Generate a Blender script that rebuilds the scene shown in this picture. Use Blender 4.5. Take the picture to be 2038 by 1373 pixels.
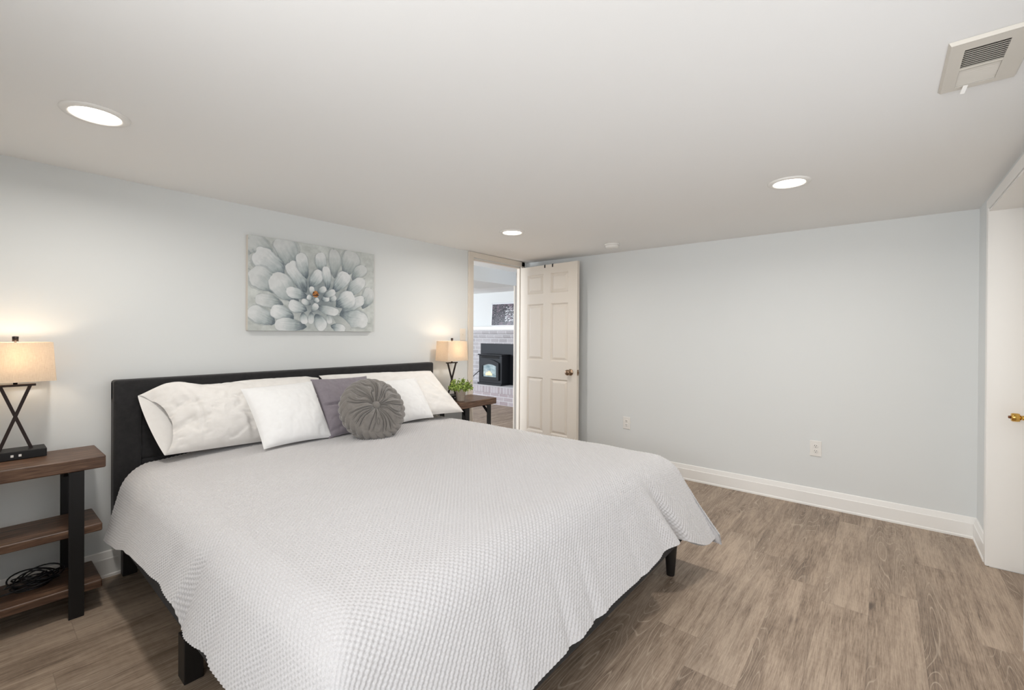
import bpy, bmesh, math, random
import numpy as np
from mathutils import Vector, Matrix, noise as mnoise

for o in list(bpy.data.objects):
    bpy.data.objects.remove(o)
SC = bpy.context.scene
COL = SC.collection

# ------------------------------------------------------------------ camera
H = 2.10            # ceiling height
IMG_W = 2038.0
F_PX, YAW, PITCH, ROLL = 895.22, math.radians(39.438), math.radians(-0.2074), math.radians(0.3424)
fw = Vector((math.cos(YAW) * math.cos(PITCH), math.sin(YAW) * math.cos(PITCH), math.sin(PITCH)))
rt0 = Vector((math.sin(YAW), -math.cos(YAW), 0))
up0 = rt0.cross(fw)
rt = rt0 * math.cos(ROLL) + up0 * math.sin(ROLL)
up = up0 * math.cos(ROLL) - rt0 * math.sin(ROLL)
cd = bpy.data.cameras.new('camera')
cam = bpy.data.objects.new('camera', cd)
COL.objects.link(cam)
m = Matrix((rt, up, -fw)).transposed().to_4x4()
m.translation = Vector((-4.090, -3.1434, 1.2868))
cam.matrix_world = m
cd.sensor_width = 36.0
cd.lens = F_PX / IMG_W * 36.0
cd.shift_y = -18.45 / IMG_W
cd.clip_start = 0.02
SC.camera = cam

# ------------------------------------------------------------------ world, light, exposure
SC.view_settings.view_transform = 'Standard'
SC.view_settings.look = 'None'
SC.view_settings.gamma = 1.0
SC.view_settings.use_curve_mapping = False
SC.view_settings.exposure = 0.32
world = bpy.data.worlds.new('world')
SC.world = world
world.use_nodes = True
bg = world.node_tree.nodes['Background']
bg.inputs[0].default_value = (0.80, 0.88, 1.0, 1)
bg.inputs[1].default_value = 1.1


def area(name, loc, target, sx, sy, power, color=(1, 1, 1), parent=None, shape='RECTANGLE', spread=None):
    l = bpy.data.lights.new(name, 'AREA')
    l.shape = shape
    l.size = sx
    if shape == 'RECTANGLE':
        l.size_y = sy
    l.energy = power
    l.color = color
    if spread:
        l.spread = spread
    o = bpy.data.objects.new(name, l)
    COL.objects.link(o)
    o.location = loc
    o.rotation_euler = (Vector(target) - Vector(loc)).to_track_quat('-Z', 'Y').to_euler()
    if parent:
        o.parent = parent
    return o


# fill standing in for bounced flash at added windows, then hall fill and den daylight
area('front_fill_light', (-4.74, -2.80, 1.50), (0.0, -2.75, 1.75), 1.2, 0.80, 21, (0.97, 0.985, 1.0), spread=math.radians(142))
area('side_fill_light', (-2.60, -3.60, 1.32), (-1.6, -0.6, 1.30), 1.7, 0.85, 4.6, (0.97, 0.985, 1.0))
area('hall_fill_light', (-2.7, 0.33, 1.3), (0.2, 0.6, 1.95), 0.4, 1.3, 36, (0.90, 0.95, 1.0))  # added lamp that brightens the bulkhead, no source of its own
area('den_daylight', (-1.2, 4.6, 1.5), (2.2, 2.6, 0.2), 1.6, 1.4, 64, (0.86, 0.93, 1.0))


# ------------------------------------------------------------------ helpers
def lin(r, g, b):
    def f(c):
        c /= 255.0
        return c / 12.92 if c <= 0.04045 else ((c + 0.055) / 1.055) ** 2.4
    return (f(r), f(g), f(b), 1.0)


class NT:
    """tiny node-tree helper"""
    def __init__(s, name):
        s.m = bpy.data.materials.new(name)
        s.m.use_nodes = True
        s.t = s.m.node_tree
        s.b = s.t.nodes['Principled BSDF']
        s.out = s.t.nodes['Material Output']

    def n(s, typ, **kw):
        nd = s.t.nodes.new(typ)
        ins = kw.pop('ins', {})
        for k, v in kw.items():
            setattr(nd, k, v)
        for k, v in ins.items():
            s.set(nd.inputs[k], v)
        return nd

    def set(s, sock, v):
        if isinstance(v, bpy.types.NodeSocket):
            s.t.links.new(v, sock)
        else:
            sock.default_value = v

    def math(s, op, a, b=None, c=None):
        nd = s.t.nodes.new('ShaderNodeMath')
        nd.operation = op
        s.set(nd.inputs[0], a)
        if b is not None:
            s.set(nd.inputs[1], b)
        if c is not None:
            s.set(nd.inputs[2], c)
        return nd.outputs[0]

    def ramp(s, fac, stops):
        nd = s.t.nodes.new('ShaderNodeValToRGB')
        s.set(nd.inputs[0], fac)
        e = nd.color_ramp.elements
        while len(e) < len(stops):
            e.new(0.5)
        for i, (p, c) in enumerate(stops):
            e[i].position = p
            e[i].color = c if len(c) == 4 else (*c, 1)
        return nd.outputs[0]

    def mix(s, fac, a, b, blend='MIX'):
        nd = s.t.nodes.new('ShaderNodeMix')
        nd.data_type = 'RGBA'
        nd.blend_type = blend
        s.set(nd.inputs[0], fac)
        s.set(nd.inputs[6], a)
        s.set(nd.inputs[7], b)
        return nd.outputs[2]

    def obj(s):
        return s.n('ShaderNodeTexCoord').outputs['Object']

    def noise(s, vec, scale, detail=3, rough=0.5, dist=0.0):
        nd = s.n('ShaderNodeTexNoise', ins={'Scale': scale, 'Detail': detail, 'Roughness': rough, 'Distortion': dist})
        s.t.links.new(vec, nd.inputs['Vector'])
        return nd.outputs['Fac']

    def mapping(s, vec, scale=(1, 1, 1), rot=(0, 0, 0), loc=(0, 0, 0)):
        nd = s.n('ShaderNodeMapping')
        s.t.links.new(vec, nd.inputs['Vector'])
        nd.inputs['Scale'].default_value = scale
        nd.inputs['Rotation'].default_value = rot
        nd.inputs['Location'].default_value = loc
        return nd.outputs[0]

    def bump(s, h, strength=0.3, dist=0.01):
        nd = s.n('ShaderNodeBump', ins={'Strength': strength, 'Distance': dist})
        s.t.links.new(h, nd.inputs['Height'])
        s.t.links.new(nd.outputs[0], s.b.inputs['Normal'])

    def base(s, c):
        s.set(s.b.inputs['Base Color'], c)

    def p(s, **kw):
        for k, v in kw.items():
            s.set(s.b.inputs[k.replace('_', ' ')], v)


def plain(name, col, rough=0.5, metal=0.0, nscale=0, bstr=0.1, bdist=0.002, var=0.0, spec=None):
    t = NT(name)
    t.p(Roughness=rough, Metallic=metal)
    if spec is not None:
        t.b.inputs['Specular IOR Level'].default_value = spec
    t.base(col)
    if nscale:
        nz = t.noise(t.obj(), nscale, 4, 0.6)
        t.bump(nz, bstr, bdist)
        if var:
            c2 = tuple(max(0, x * (1 - var)) for x in col[:3]) + (1,)
            c3 = tuple(min(1, x * (1 + var)) for x in col[:3]) + (1,)
            t.base(t.ramp(nz, [(0.3, c2), (0.7, c3)]))
    return t.m


M = {}
M['wall'] = plain('wall_paint', lin(227, 229, 228), 0.62, nscale=90, bstr=0.06, bdist=0.001)
M['ceiling'] = plain('ceiling_paint', lin(243, 242, 240), 0.75, nscale=60, bstr=0.05, bdist=0.001)
M['trim'] = plain('white_trim_paint', lin(247, 245, 241), 0.38, nscale=25, bstr=0.03, bdist=0.001)
M['cream'] = plain('cream_trim_paint', lin(224, 215, 203), 0.40, nscale=25, bstr=0.04, bdist=0.001)
M['plastic'] = plain('white_plastic', lin(238, 235, 230), 0.35)
M['almond'] = plain('almond_plastic', lin(236, 226, 212), 0.4)
M['slot'] = plain('dark_slot', lin(28, 26, 24), 0.8)
M['ventslot'] = plain('duct_dark', lin(70, 68, 62), 0.8)
M['black'] = plain('black_metal', lin(30, 29, 30), 0.45, 0.3, nscale=200, bstr=0.05)
M['bronze'] = plain('bronze_metal', lin(54, 44, 42), 0.45, 0.6, nscale=150, bstr=0.08)
M['knob'] = plain('antique_nickel', lin(150, 128, 108), 0.28, 1.0)
M['brass'] = plain('polished_brass', lin(214, 172, 92), 0.22, 1.0)
M['brown'] = plain('brown_button', lin(120, 72, 38), 0.4)
M['blackwood'] = plain('black_stained_wood', lin(26, 24, 23), 0.5, nscale=60, bstr=0.1)
M['cable'] = plain('black_rubber', lin(20, 19, 20), 0.35)
M['iron'] = plain('stove_iron', lin(25, 27, 32), 0.5, 0.2, nscale=120, bstr=0.1)
M['silver'] = plain('silver_frame', lin(215, 217, 220), 0.35, 0.4)
M['vent'] = plain('vent_enamel', lin(214, 208, 198), 0.5)


def fabric(name, col, col2, scale=420, bstr=0.35, rough=0.9, sheen=0.3, wrinkle=0.0):
    t = NT(name)
    v = t.obj()
    a = t.n('ShaderNodeTexWave', wave_type='BANDS', bands_direction='X', ins={'Scale': scale / 6.28, 'Distortion': 0.6, 'Detail': 1})
    t.t.links.new(v, a.inputs['Vector'])
    b = t.n('ShaderNodeTexWave', wave_type='BANDS', bands_direction='Z', ins={'Scale': scale / 6.28, 'Distortion': 0.6, 'Detail': 1})
    t.t.links.new(v, b.inputs['Vector'])
    w = t.math('MULTIPLY', a.outputs['Fac'], b.outputs['Fac'])
    nz = t.noise(v, 35, 4, 0.6)
    f = t.math('ADD', t.math('MULTIPLY', w, 0.5), t.math('MULTIPLY', nz, 0.5))
    t.base(t.ramp(f, [(0.2, col2), (0.6, col)]))
    if wrinkle:
        wn = t.noise(t.mapping(v, (1, 1, 1)), 9, 3, 0.55, 1.2)
        f = t.math('ADD', t.math('MULTIPLY', w, 0.12), t.math('MULTIPLY', wn, wrinkle))
    else:
        f = w
    t.bump(f, bstr, 0.004)
    t.p(Roughness=rough)
    t.b.inputs['Sheen Weight'].default_value = sheen
    t.b.inputs['Specular IOR Level'].default_value = 0.2
    return t.m


M['charcoal'] = fabric('charcoal_upholstery', lin(58, 57, 58), lin(36, 35, 36), 1900, 0.3, sheen=0.15)
M['cotton'] = fabric('ivory_cotton', lin(246, 243, 239), lin(238, 234, 229), 900, 0.5, wrinkle=1.6)
M['white_linen'] = fabric('white_linen', lin(250, 250, 249), lin(242, 241, 240), 800, 0.3, wrinkle=0.7)
M['mauve'] = fabric('mauve_linen', lin(152, 144, 151), lin(130, 123, 130), 700, 0.3, wrinkle=0.9)
M['grey_velvet'] = fabric('grey_velvet', lin(138, 133, 128), lin(116, 111, 106), 700, 0.2, sheen=0.5)
M['ticking'] = fabric('mattress_ticking', lin(235, 232, 228), lin(222, 219, 214), 500, 0.2)


def waffle_mat():
    t = NT('waffle_cotton')
    v = t.obj()
    nz = t.noise(v, 300, 3, 0.6)
    big = t.noise(v, 3, 2, 0.5)
    c = t.ramp(nz, [(0.3, lin(194, 191, 191)), (0.7, lin(210, 208, 208))])
    t.base(c)
    t.bump(nz, 0.25, 0.001)
    t.p(Roughness=0.92)
    t.b.inputs['Sheen Weight'].default_value = 0.25
    t.b.inputs['Specular IOR Level'].default_value = 0.15
    return t.m


M['waffle'] = waffle_mat()


def shade_mat():
    t = NT('linen_lampshade')
    v = t.obj()
    a = t.noise(t.mapping(v, (20, 20, 400)), 3, 3, 0.6)
    b = t.noise(t.mapping(v, (300, 300, 12)), 3, 3, 0.6)
    f = t.math('ADD', t.math('MULTIPLY', a, 0.5), t.math('MULTIPLY', b, 0.5))
    col = t.ramp(f, [(0.35, lin(222, 208, 190)), (0.65, lin(246, 236, 220))])
    t.base(col)
    t.p(Roughness=0.9)
    tr = t.n('ShaderNodeBsdfTranslucent')
    t.t.links.new(col, tr.inputs[0])
    mx = t.n('ShaderNodeMixShader', ins={0: 0.42})
    t.t.links.new(t.b.outputs[0], mx.inputs[1])
    t.t.links.new(tr.outputs[0], mx.inputs[2])
    t.t.links.new(mx.outputs[0], t.out.inputs[0])
    return t.m


M['shade'] = shade_mat()


def emis(name, col, strength):
    t = NT(name)
    t.base(col)
    t.b.inputs['Emission Color'].default_value = col
    t.b.inputs['Emission Strength'].default_value = strength
    return t.m


M['lens'] = emis('downlight_lens', (1.0, 0.93, 0.82, 1), 9.0)
M['bulb'] = emis('lamp_bulb', (1.0, 0.80, 0.55, 1), 12.0)
M['flame'] = emis('flame', (1.0, 0.70, 0.40, 1), 0.9)


def walnut(name, c1, c2, c3):
    t = NT(name)
    v = t.obj()
    g = t.noise(t.mapping(v, (2.2, 26, 26)), 3.0, 5, 0.6, 0.8)
    f = t.noise(t.mapping(v, (5, 160, 160)), 2.0, 3, 0.6)
    r = t.math('ADD', t.math('MULTIPLY', g, 0.7), t.math('MULTIPLY', f, 0.3))
    t.base(t.ramp(r, [(0.33, c1), (0.5, c2), (0.66, c3)]))
    t.bump(r, 0.25, 0.003)
    t.p(Roughness=0.42)
    return t.m


M['walnut'] = walnut('dark_stained_wood', lin(56, 38, 29), lin(92, 67, 51), lin(128, 99, 78))


def floor_mat():
    t = NT('oak_vinyl_plank')
    pos = t.n('ShaderNodeNewGeometry').outputs['Position']
    sep = t.n('ShaderNodeSeparateXYZ')
    t.t.links.new(pos, sep.inputs[0])
    X, Y = sep.outputs[0], sep.outputs[1]
    PW, PL = 0.182, 1.22
    ry = t.math('DIVIDE', t.math('ADD', Y, 20.03), PW)
    row = t.math('FLOOR', ry)
    fy = t.math('FRACT', ry)
    wn = t.n('ShaderNodeTexWhiteNoise', noise_dimensions='1D')
    t.set(wn.inputs['W'], row)
    rx = t.math('ADD', t.math('DIVIDE', t.math('ADD', X, 20.0), PL), wn.outputs['Value'])
    colid = t.math('FLOOR', rx)
    fx = t.math('FRACT', rx)
    cmb = t.n('ShaderNodeCombineXYZ')
    t.set(cmb.inputs[0], row)
    t.set(cmb.inputs[1], colid)
    wn2 = t.n('ShaderNodeTexWhiteNoise', noise_dimensions='2D')
    t.t.links.new(cmb.outputs[0], wn2.inputs['Vector'])
    rnd = wn2.outputs['Value']
    rc = t.n('ShaderNodeSeparateColor')
    t.t.links.new(wn2.outputs['Color'], rc.inputs[0])
    # plank local coordinates with a random offset
    gv = t.n('ShaderNodeCombineXYZ')
    t.set(gv.inputs[0], t.math('ADD', X, t.math('MULTIPLY', rc.outputs[0], 37.0)))
    t.set(gv.inputs[1], t.math('ADD', Y, t.math('MULTIPLY', rc.outputs[1], 53.0)))
    t.set(gv.inputs[2], t.math('MULTIPLY', rc.outputs[2], 17.0))
    g = gv.outputs[0]
    # cathedral contour lines
    lowf = t.noise(t.mapping(g, (0.75, 7.5, 1)), 1.0, 1, 0.4, 0.05)
    ring = t.math('FRACT', t.math('MULTIPLY', lowf, 36.0))
    ring = t.math('ABSOLUTE', t.math('SUBTRACT', ring, 0.5))
    ringl = t.n('ShaderNodeMapRange', interpolation_type='SMOOTHSTEP',
                ins={'From Min': 0.0, 'From Max': 0.11, 'To Min': 1.0, 'To Max': 0.0})
    t.t.links.new(ring, ringl.inputs['Value'])
    where = t.n('ShaderNodeMapRange', interpolation_type='SMOOTHSTEP',
                ins={'From Min': 0.46, 'From Max': 0.60, 'To Min': 0.0, 'To Max': 1.0})
    t.t.links.new(t.noise(t.mapping(g, (0.9, 4.0, 1), loc=(3, 1, 0)), 1.0, 1), where.inputs['Value'])
    fine = t.noise(t.mapping(g, (7, 190, 1)), 1.0, 4, 0.65)
    fine2 = t.noise(t.mapping(g, (16, 330, 1)), 1.0, 3, 0.7)
    med = t.noise(t.mapping(g, (3.0, 34, 1)), 1.0, 4, 0.6, 0.5)
    blot = t.noise(t.mapping(g, (1.6, 6, 1), loc=(9, 4, 0)), 1.0, 3, 0.6)
    cross = t.noise(t.mapping(g, (60, 9, 1)), 1.0, 2, 0.6)
    # base tone
    s = t.math('ADD', t.math('MULTIPLY', blot, 0.34), t.math('MULTIPLY', med, 0.34))
    s = t.math('ADD', s, t.math('MULTIPLY', fine, 0.30))
    s = t.math('ADD', s, t.math('MULTIPLY', cross, 0.06))
    s = t.math('ADD', s, t.math('MULTIPLY', t.math('SUBTRACT', fine2, 0.5), 0.36))
    s = t.math('ADD', t.math('ADD', s, 0.06), t.math('MULTIPLY', rnd, 0.06))
    s = t.math('ADD', t.math('MULTIPLY', t.math('SUBTRACT', s, 0.57), 1.15), 0.565)
    base = t.ramp(s, [(0.40, lin(88, 74, 62)), (0.52, lin(136, 117, 100)), (0.62, lin(165, 145, 126)), (0.76, lin(190, 170, 150))])
    # knots
    vor = t.n('ShaderNodeTexVoronoi', ins={'Scale': 1.0, 'Randomness': 1.0})
    t.t.links.new(t.mapping(g, (2.3, 6.0, 1)), vor.inputs['Vector'])
    kn = t.n('ShaderNodeMapRange', interpolation_type='SMOOTHSTEP',
             ins={'From Min': 0.02, 'From Max': 0.15, 'To Min': 0.70, 'To Max': 0.0})
    t.t.links.new(t.math('ADD', vor.outputs['Distance'], t.math('MULTIPLY', t.math('SUBTRACT', med, 0.5), 0.25)), kn.inputs['Value'])
    c = t.mix(kn.outputs[0], base, lin(72, 58, 50))
    dark = t.math('MULTIPLY', where.outputs[0], 0.24)
    c = t.mix(dark, c, lin(96, 80, 68))
    lines = t.math('MULTIPLY', t.math('MULTIPLY', ringl.outputs[0], t.math('ADD', t.math('MULTIPLY', where.outputs[0], 0.75), 0.10)), t.math('ADD', fine, 0.2))
    c = t.mix(t.math('MINIMUM', t.math('MULTIPLY', lines, 1.05), 0.8), c, lin(200, 182, 162))
    # seams
    ey = t.math('MINIMUM', fy, t.math('SUBTRACT', 1.0, fy))
    ex = t.math('MULTIPLY', t.math('MINIMUM', fx, t.math('SUBTRACT', 1.0, fx)), PL / PW)
    e = t.math('MINIMUM', ey, ex)
    seam = t.n('ShaderNodeMapRange', ins={'From Min': 0.0, 'From Max': 0.010, 'To Min': 0.35, 'To Max': 0.0})
    t.t.links.new(e, seam.inputs['Value'])
    c = t.mix(seam.outputs[0], c, lin(74, 60, 50))
    t.base(c)
    rg = t.math('ADD', 0.40, t.math('MULTIPLY', fine, 0.16))
    t.set(t.b.inputs['Roughness'], rg)
    h = t.math('SUBTRACT', t.math('MULTIPLY', fine, 0.5), seam.outputs[0])
    t.bump(h, 0.25, 0.0015)
    return t.m


M['floor'] = floor_mat()


def brick_mat(name, c1, c2, mortar, bw, bh, axis='yz', off=0.5):
    t = NT(name)
    pos = t.n('ShaderNodeNewGeometry').outputs['Position']
    sep = t.n('ShaderNodeSeparateXYZ')
    t.t.links.new(pos, sep.inputs[0])
    cmb = t.n('ShaderNodeCombineXYZ')
    t.set(cmb.inputs[0], sep.outputs[1])
    t.set(cmb.inputs[1], sep.outputs[2])
    b = t.n('ShaderNodeTexBrick', offset=off, ins={'Scale': 1.0, 'Mortar Size': 0.008, 'Mortar Smooth': 0.3,
                                       'Brick Width': bw, 'Row Height': bh, 'Color1': c1, 'Color2': c2, 'Mortar': mortar, 'Bias': 0.0})
    t.t.links.new(cmb.outputs[0], b.inputs['Vector'])
    nz = t.noise(pos, 30, 4, 0.6)
    c = t.mix(t.math('MULTIPLY', nz, 0.35), b.outputs['Color'], mortar)
    t.base(c)
    t.p(Roughness=0.85)
    t.bump(t.math('SUBTRACT', t.math('MULTIPLY', nz, 0.3), b.outputs['Fac']), 0.6, 0.008)
    return t.m


M['brick'] = brick_mat('whitewashed_brick', lin(165, 160, 162), lin(186, 182, 184), lin(214, 212, 214), 0.21, 0.075)
M['brick_red'] = brick_mat('worn_hearth_brick', lin(158, 138, 142), lin(184, 174, 178), lin(214, 211, 214), 0.21, 0.075)
M['rowlock'] = brick_mat('rowlock_brick', lin(160, 146, 150), lin(184, 176, 180), lin(216, 213, 216), 0.075, 0.4, off=0.0)

# ---- geometry helpers (bmesh, world coordinates)


def add_box(bm, x0, x1, y0, y1, z0, z1, bev=0.0, seg=2, mat=None):
    b = bmesh.new()
    bmesh.ops.create_cube(b, size=1.0)
    bmesh.ops.scale(b, vec=(abs(x1 - x0), abs(y1 - y0), abs(z1 - z0)), verts=b.verts)
    bmesh.ops.translate(b, vec=((x0 + x1) / 2, (y0 + y1) / 2, (z0 + z1) / 2), verts=b.verts)
    if bev > 0:
        bmesh.ops.bevel(b, geom=list(b.edges), offset=bev, segments=seg, profile=0.5, affect='EDGES')
    if mat is not None:
        bmesh.ops.transform(b, matrix=mat, verts=b.verts)
    join(bm, b)


def join(bm, b):
    mp = {}
    for v in b.verts:
        mp[v] = bm.verts.new(v.co)
    for f in b.faces:
        try:
            nf = bm.faces.new([mp[v] for v in f.verts])
            nf.smooth = f.smooth
        except ValueError:
            pass
    b.free()


def add_bar(bm, a, b, wx, wy, bev=0.0, upv=(0, 0, 1)):
    """box bar from a to b with section wx * wy"""
    a, b = Vector(a), Vector(b)
    z = (b - a)
    L = z.length
    z.normalize()
    u = Vector(upv)
    if abs(u.dot(z)) > 0.99:
        u = Vector((0, 1, 0))
    x = u.cross(z).normalized()
    y = z.cross(x)
    mt = Matrix((x, y, z)).transposed().to_4x4()
    mt.translation = (a + b) / 2
    add_box(bm, -wx / 2, wx / 2, -wy / 2, wy / 2, -L / 2, L / 2, bev, 2, mt)


def add_lathe(bm, prof, n=32, mat=None, cap0=True, cap1=True):
    """prof: list of (r, z); revolve about z"""
    rings = []
    for r, z in prof:
        ring = []
        for i in range(n):
            a = 2 * math.pi * i / n
            co = Vector((r * math.cos(a), r * math.sin(a), z))
            ring.append(bm.verts.new(mat @ co if mat else co))
        rings.append(ring)
    for k in range(len(rings) - 1):
        for i in range(n):
            f = bm.faces.new((rings[k][i], rings[k][(i + 1) % n], rings[k + 1][(i + 1) % n], rings[k + 1][i]))
            f.smooth = True
    if cap0:
        bm.faces.new(list(reversed(rings[0])))
    if cap1:
        bm.faces.new(rings[-1])


def add_tube(bm, pts, r, n=8, closed=False):
    pts = [Vector(p) for p in pts]
    rings = []
    prev = None
    N = len(pts)
    for k, p in enumerate(pts):
        t = (pts[min(k + 1, N - 1)] - pts[max(k - 1, 0)]).normalized()
        if prev is None:
            ref = Vector((0, 0, 1)) if abs(t.z) < 0.9 else Vector((1, 0, 0))
            x = t.cross(ref).normalized()
        else:
            x = (prev - t * prev.dot(t)).normalized()
        prev = x
        y = t.cross(x)
        rr = r[k] if isinstance(r, (list, tuple)) else r
        rings.append([bm.verts.new(p + (x * math.cos(2 * math.pi * i / n) + y * math.sin(2 * math.pi * i / n)) * rr) for i in range(n)])
    for k in range(N - 1):
        for i in range(n):
            f = bm.faces.new((rings[k][i], rings[k][(i + 1) % n], rings[k + 1][(i + 1) % n], rings[k + 1][i]))
            f.smooth = True
    bm.faces.new(list(reversed(rings[0])))
    bm.faces.new(rings[-1])


def world_origin(parent):
    v = Vector((0, 0, 0))
    p = parent
    while p is not None:
        v += p.location
        p = p.parent
    return v


def finish(me, name, mat, parent, origin, smooth):
    if mat is not None:
        for mm in (mat if isinstance(mat, (list, tuple)) else [mat]):
            me.materials.append(mm)
    o = bpy.data.objects.new(name, me)
    COL.objects.link(o)
    if parent is not None:
        me.transform(Matrix.Translation(-world_origin(parent)))
        o.parent = parent
    elif origin is not None:
        me.transform(Matrix.Translation(-Vector(origin)))
        o.location = origin
    if smooth:
        me.polygons.foreach_set('use_smooth', [True] * len(me.polygons))
    return o


def obj(name, bm, mat, parent=None, origin=None, smooth=False):
    """link a bmesh (world coordinates) as one mesh object"""
    bmesh.ops.recalc_face_normals(bm, faces=bm.faces)
    me = bpy.data.meshes.new(name)
    bm.to_mesh(me)
    bm.free()
    return finish(me, name, mat, parent, origin, smooth)


def grid_obj(name, P, mat, parent=None, origin=None, extra=None, colors=None, flip=False):
    """P: (ny, nx, 3) array -> one smooth grid mesh; extra: more (grid, flip) joined in"""
    grids = [(P, flip)] + (extra or [])
    V, Fc, base = [], [], 0
    for g, fl in grids:
        ny, nx = g.shape[:2]
        V.append(g.reshape(-1, 3))
        idx = np.arange(ny * nx).reshape(ny, nx) + base
        q = np.stack([idx[:-1, :-1], idx[:-1, 1:], idx[1:, 1:], idx[1:, :-1]], -1).reshape(-1, 4)
        if fl:
            q = q[:, ::-1]
        Fc.append(q)
        base += ny * nx
    V = np.concatenate(V).astype(np.float32)
    Fc = np.concatenate(Fc).astype(np.int32)
    me = bpy.data.meshes.new(name)
    me.vertices.add(len(V))
    me.vertices.foreach_set('co', V.ravel())
    me.loops.add(Fc.size)
    me.loops.foreach_set('vertex_index', Fc.ravel())
    me.polygons.add(len(Fc))
    me.polygons.foreach_set('loop_start', np.arange(0, Fc.size, 4, dtype=np.int32))
    me.polygons.foreach_set('loop_total', np.full(len(Fc), 4, dtype=np.int32))
    me.update(calc_edges=True)
    me.validate()
    if colors is not None:
        ca = me.color_attributes.new('paint', 'FLOAT_COLOR', 'POINT')
        ca.data.foreach_set('color', colors.astype(np.float32).ravel())
    return finish(me, name, mat, parent, origin, True)


def thing(name, label, cat, loc, group=None):
    o = bpy.data.objects.new(name, None)
    COL.objects.link(o)
    o.empty_display_size = 0.1
    o.location = loc
    tag(o, label, cat, group)
    return o


def tag(o, label, cat, group=None):
    o['label'] = label
    o['category'] = cat
    if group:
        o['group'] = group
    return o


def struct(o):
    o['kind'] = 'structure'
    return o


def dup(root, loc, label):
    r = root.copy()
    COL.objects.link(r)
    r.location = loc
    r['label'] = label
    for ch in list(root.children):
        c = ch.copy()
        COL.objects.link(c)
        c.parent = r
        for g in list(ch.children):
            d = g.copy()
            COL.objects.link(d)
            d.parent = c
    return r


rng = np.random.default_rng(7)


def fbm(X, Y, freq, seed=0, oct=3):
    """cheap smooth value noise on arrays"""
    out = np.zeros_like(X, dtype=float)
    amp, tot = 1.0, 0.0
    for o in range(oct):
        r = np.random.default_rng(seed * 31 + o)
        T = r.random((64, 64))
        x, y = X * freq, Y * freq
        xi, yi = np.floor(x).astype(int), np.floor(y).astype(int)
        fx, fy = x - xi, y - yi
        fx, fy = fx * fx * (3 - 2 * fx), fy * fy * (3 - 2 * fy)
        a = T[yi % 64, xi % 64]
        b = T[yi % 64, (xi + 1) % 64]
        c = T[(yi + 1) % 64, xi % 64]
        d = T[(yi + 1) % 64, (xi + 1) % 64]
        out += amp * ((a * (1 - fx) + b * fx) * (1 - fy) + (c * (1 - fx) + d * fx) * fy)
        tot += amp
        amp *= 0.5
        freq *= 2.03
    return out / tot - 0.5


# ------------------------------------------------------------------ room shell
XL, YR = -4.75, -3.617          # front wall plane, right wall plane
DW0, DW1, DWT = -0.895, -0.130, 2.035      # doorway in the bed wall
SX_0, SX_1, SZ_0, SZ_1 = -3.50, -1.70, 0.86, 1.80      # added window in the right wall, unseen, for the side fill
RD0, RD1, RDT = -1.33, -0.445, 2.0         # doorway in the right wall

bm = bmesh.new()
add_box(bm, -4.9, 3.2, -3.95, 5.6, -0.06, 0.0)
struct(obj('floor', bm, M['floor']))
bm = bmesh.new()
add_box(bm, -4.9, 3.2, -3.95, 5.6, H, H + 0.1)
struct(obj('ceiling', bm, M['ceiling']))

bm = bmesh.new()
add_box(bm, -4.9, DW0, 0, 0.034, 0, H)
add_box(bm, DW1, 0.12, 0, 0.034, 0, H)
add_box(bm, DW0, DW1, 0, 0.034, DWT, H)
struct(obj('wall_left', bm, M['wall']))
bm = bmesh.new()
add_box(bm, 0, 0.12, YR - 0.2, 0, 0, H)
struct(obj('wall_back', bm, M['wall']))
bm = bmesh.new()
add_box(bm, RD1 + 0.001, 0, YR - 0.2, YR, 0, H)
add_box(bm, XL, SX_0, YR - 0.2, YR, 0, H)
add_box(bm, SX_1, RD0 - 0.001, YR - 0.2, YR, 0, H)
add_box(bm, SX_0, SX_1, YR - 0.2, YR, 0, SZ_0)
add_box(bm, SX_0, SX_1, YR - 0.2, YR, SZ_1, H)
add_box(bm, RD0 - 0.001, RD1 + 0.001, YR - 0.2, YR, RDT + 0.001, H)
struct(obj('wall_right', bm, M['wall']))
WY0, WY1, WZ0, WZ1 = -3.45, -2.15, 1.05, 1.95  # opening for the added front window
bm = bmesh.new()
add_box(bm, XL - 0.12, XL, YR - 0.2, WY0, 0, H)
add_box(bm, XL - 0.12, XL, WY1, 0, 0, H)
add_box(bm, XL - 0.12, XL, WY0, WY1, 0, WZ0)
add_box(bm, XL - 0.12, XL, WY0, WY1, WZ1, H)
struct(obj('wall_front', bm, M['wall']))
# added window in the front wall, unseen behind the camera, for the front fill
bm = bmesh.new()
for (a, b, c, d) in ((WY0, WY1, WZ0, WZ0 + 0.05), (WY0, WY1, WZ1 - 0.05, WZ1), (WY0, WY0 + 0.05, WZ0, WZ1), (WY1 - 0.05, WY1, WZ0, WZ1),
                     ((WY0 + WY1) / 2 - 0.03, (WY0 + WY1) / 2 + 0.03, WZ0, WZ1)):
    add_box(bm, XL - 0.09, XL - 0.03, a, b, c, d, 0.004)
added_win = struct(obj('added_window_1', bm, M['trim']))
gl = NT('added_window_glass')
gl.b.inputs['Transmission Weight'].default_value = 1.0
gl.b.inputs['Roughness'].default_value = 0.0
gl.b.inputs['IOR'].default_value = 1.45
bm = bmesh.new()
add_box(bm, XL - 0.064, XL - 0.060, WY0 + 0.04, WY1 - 0.04, WZ0 + 0.04, WZ1 - 0.04)
obj('pane', bm, gl.m, added_win)

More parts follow.
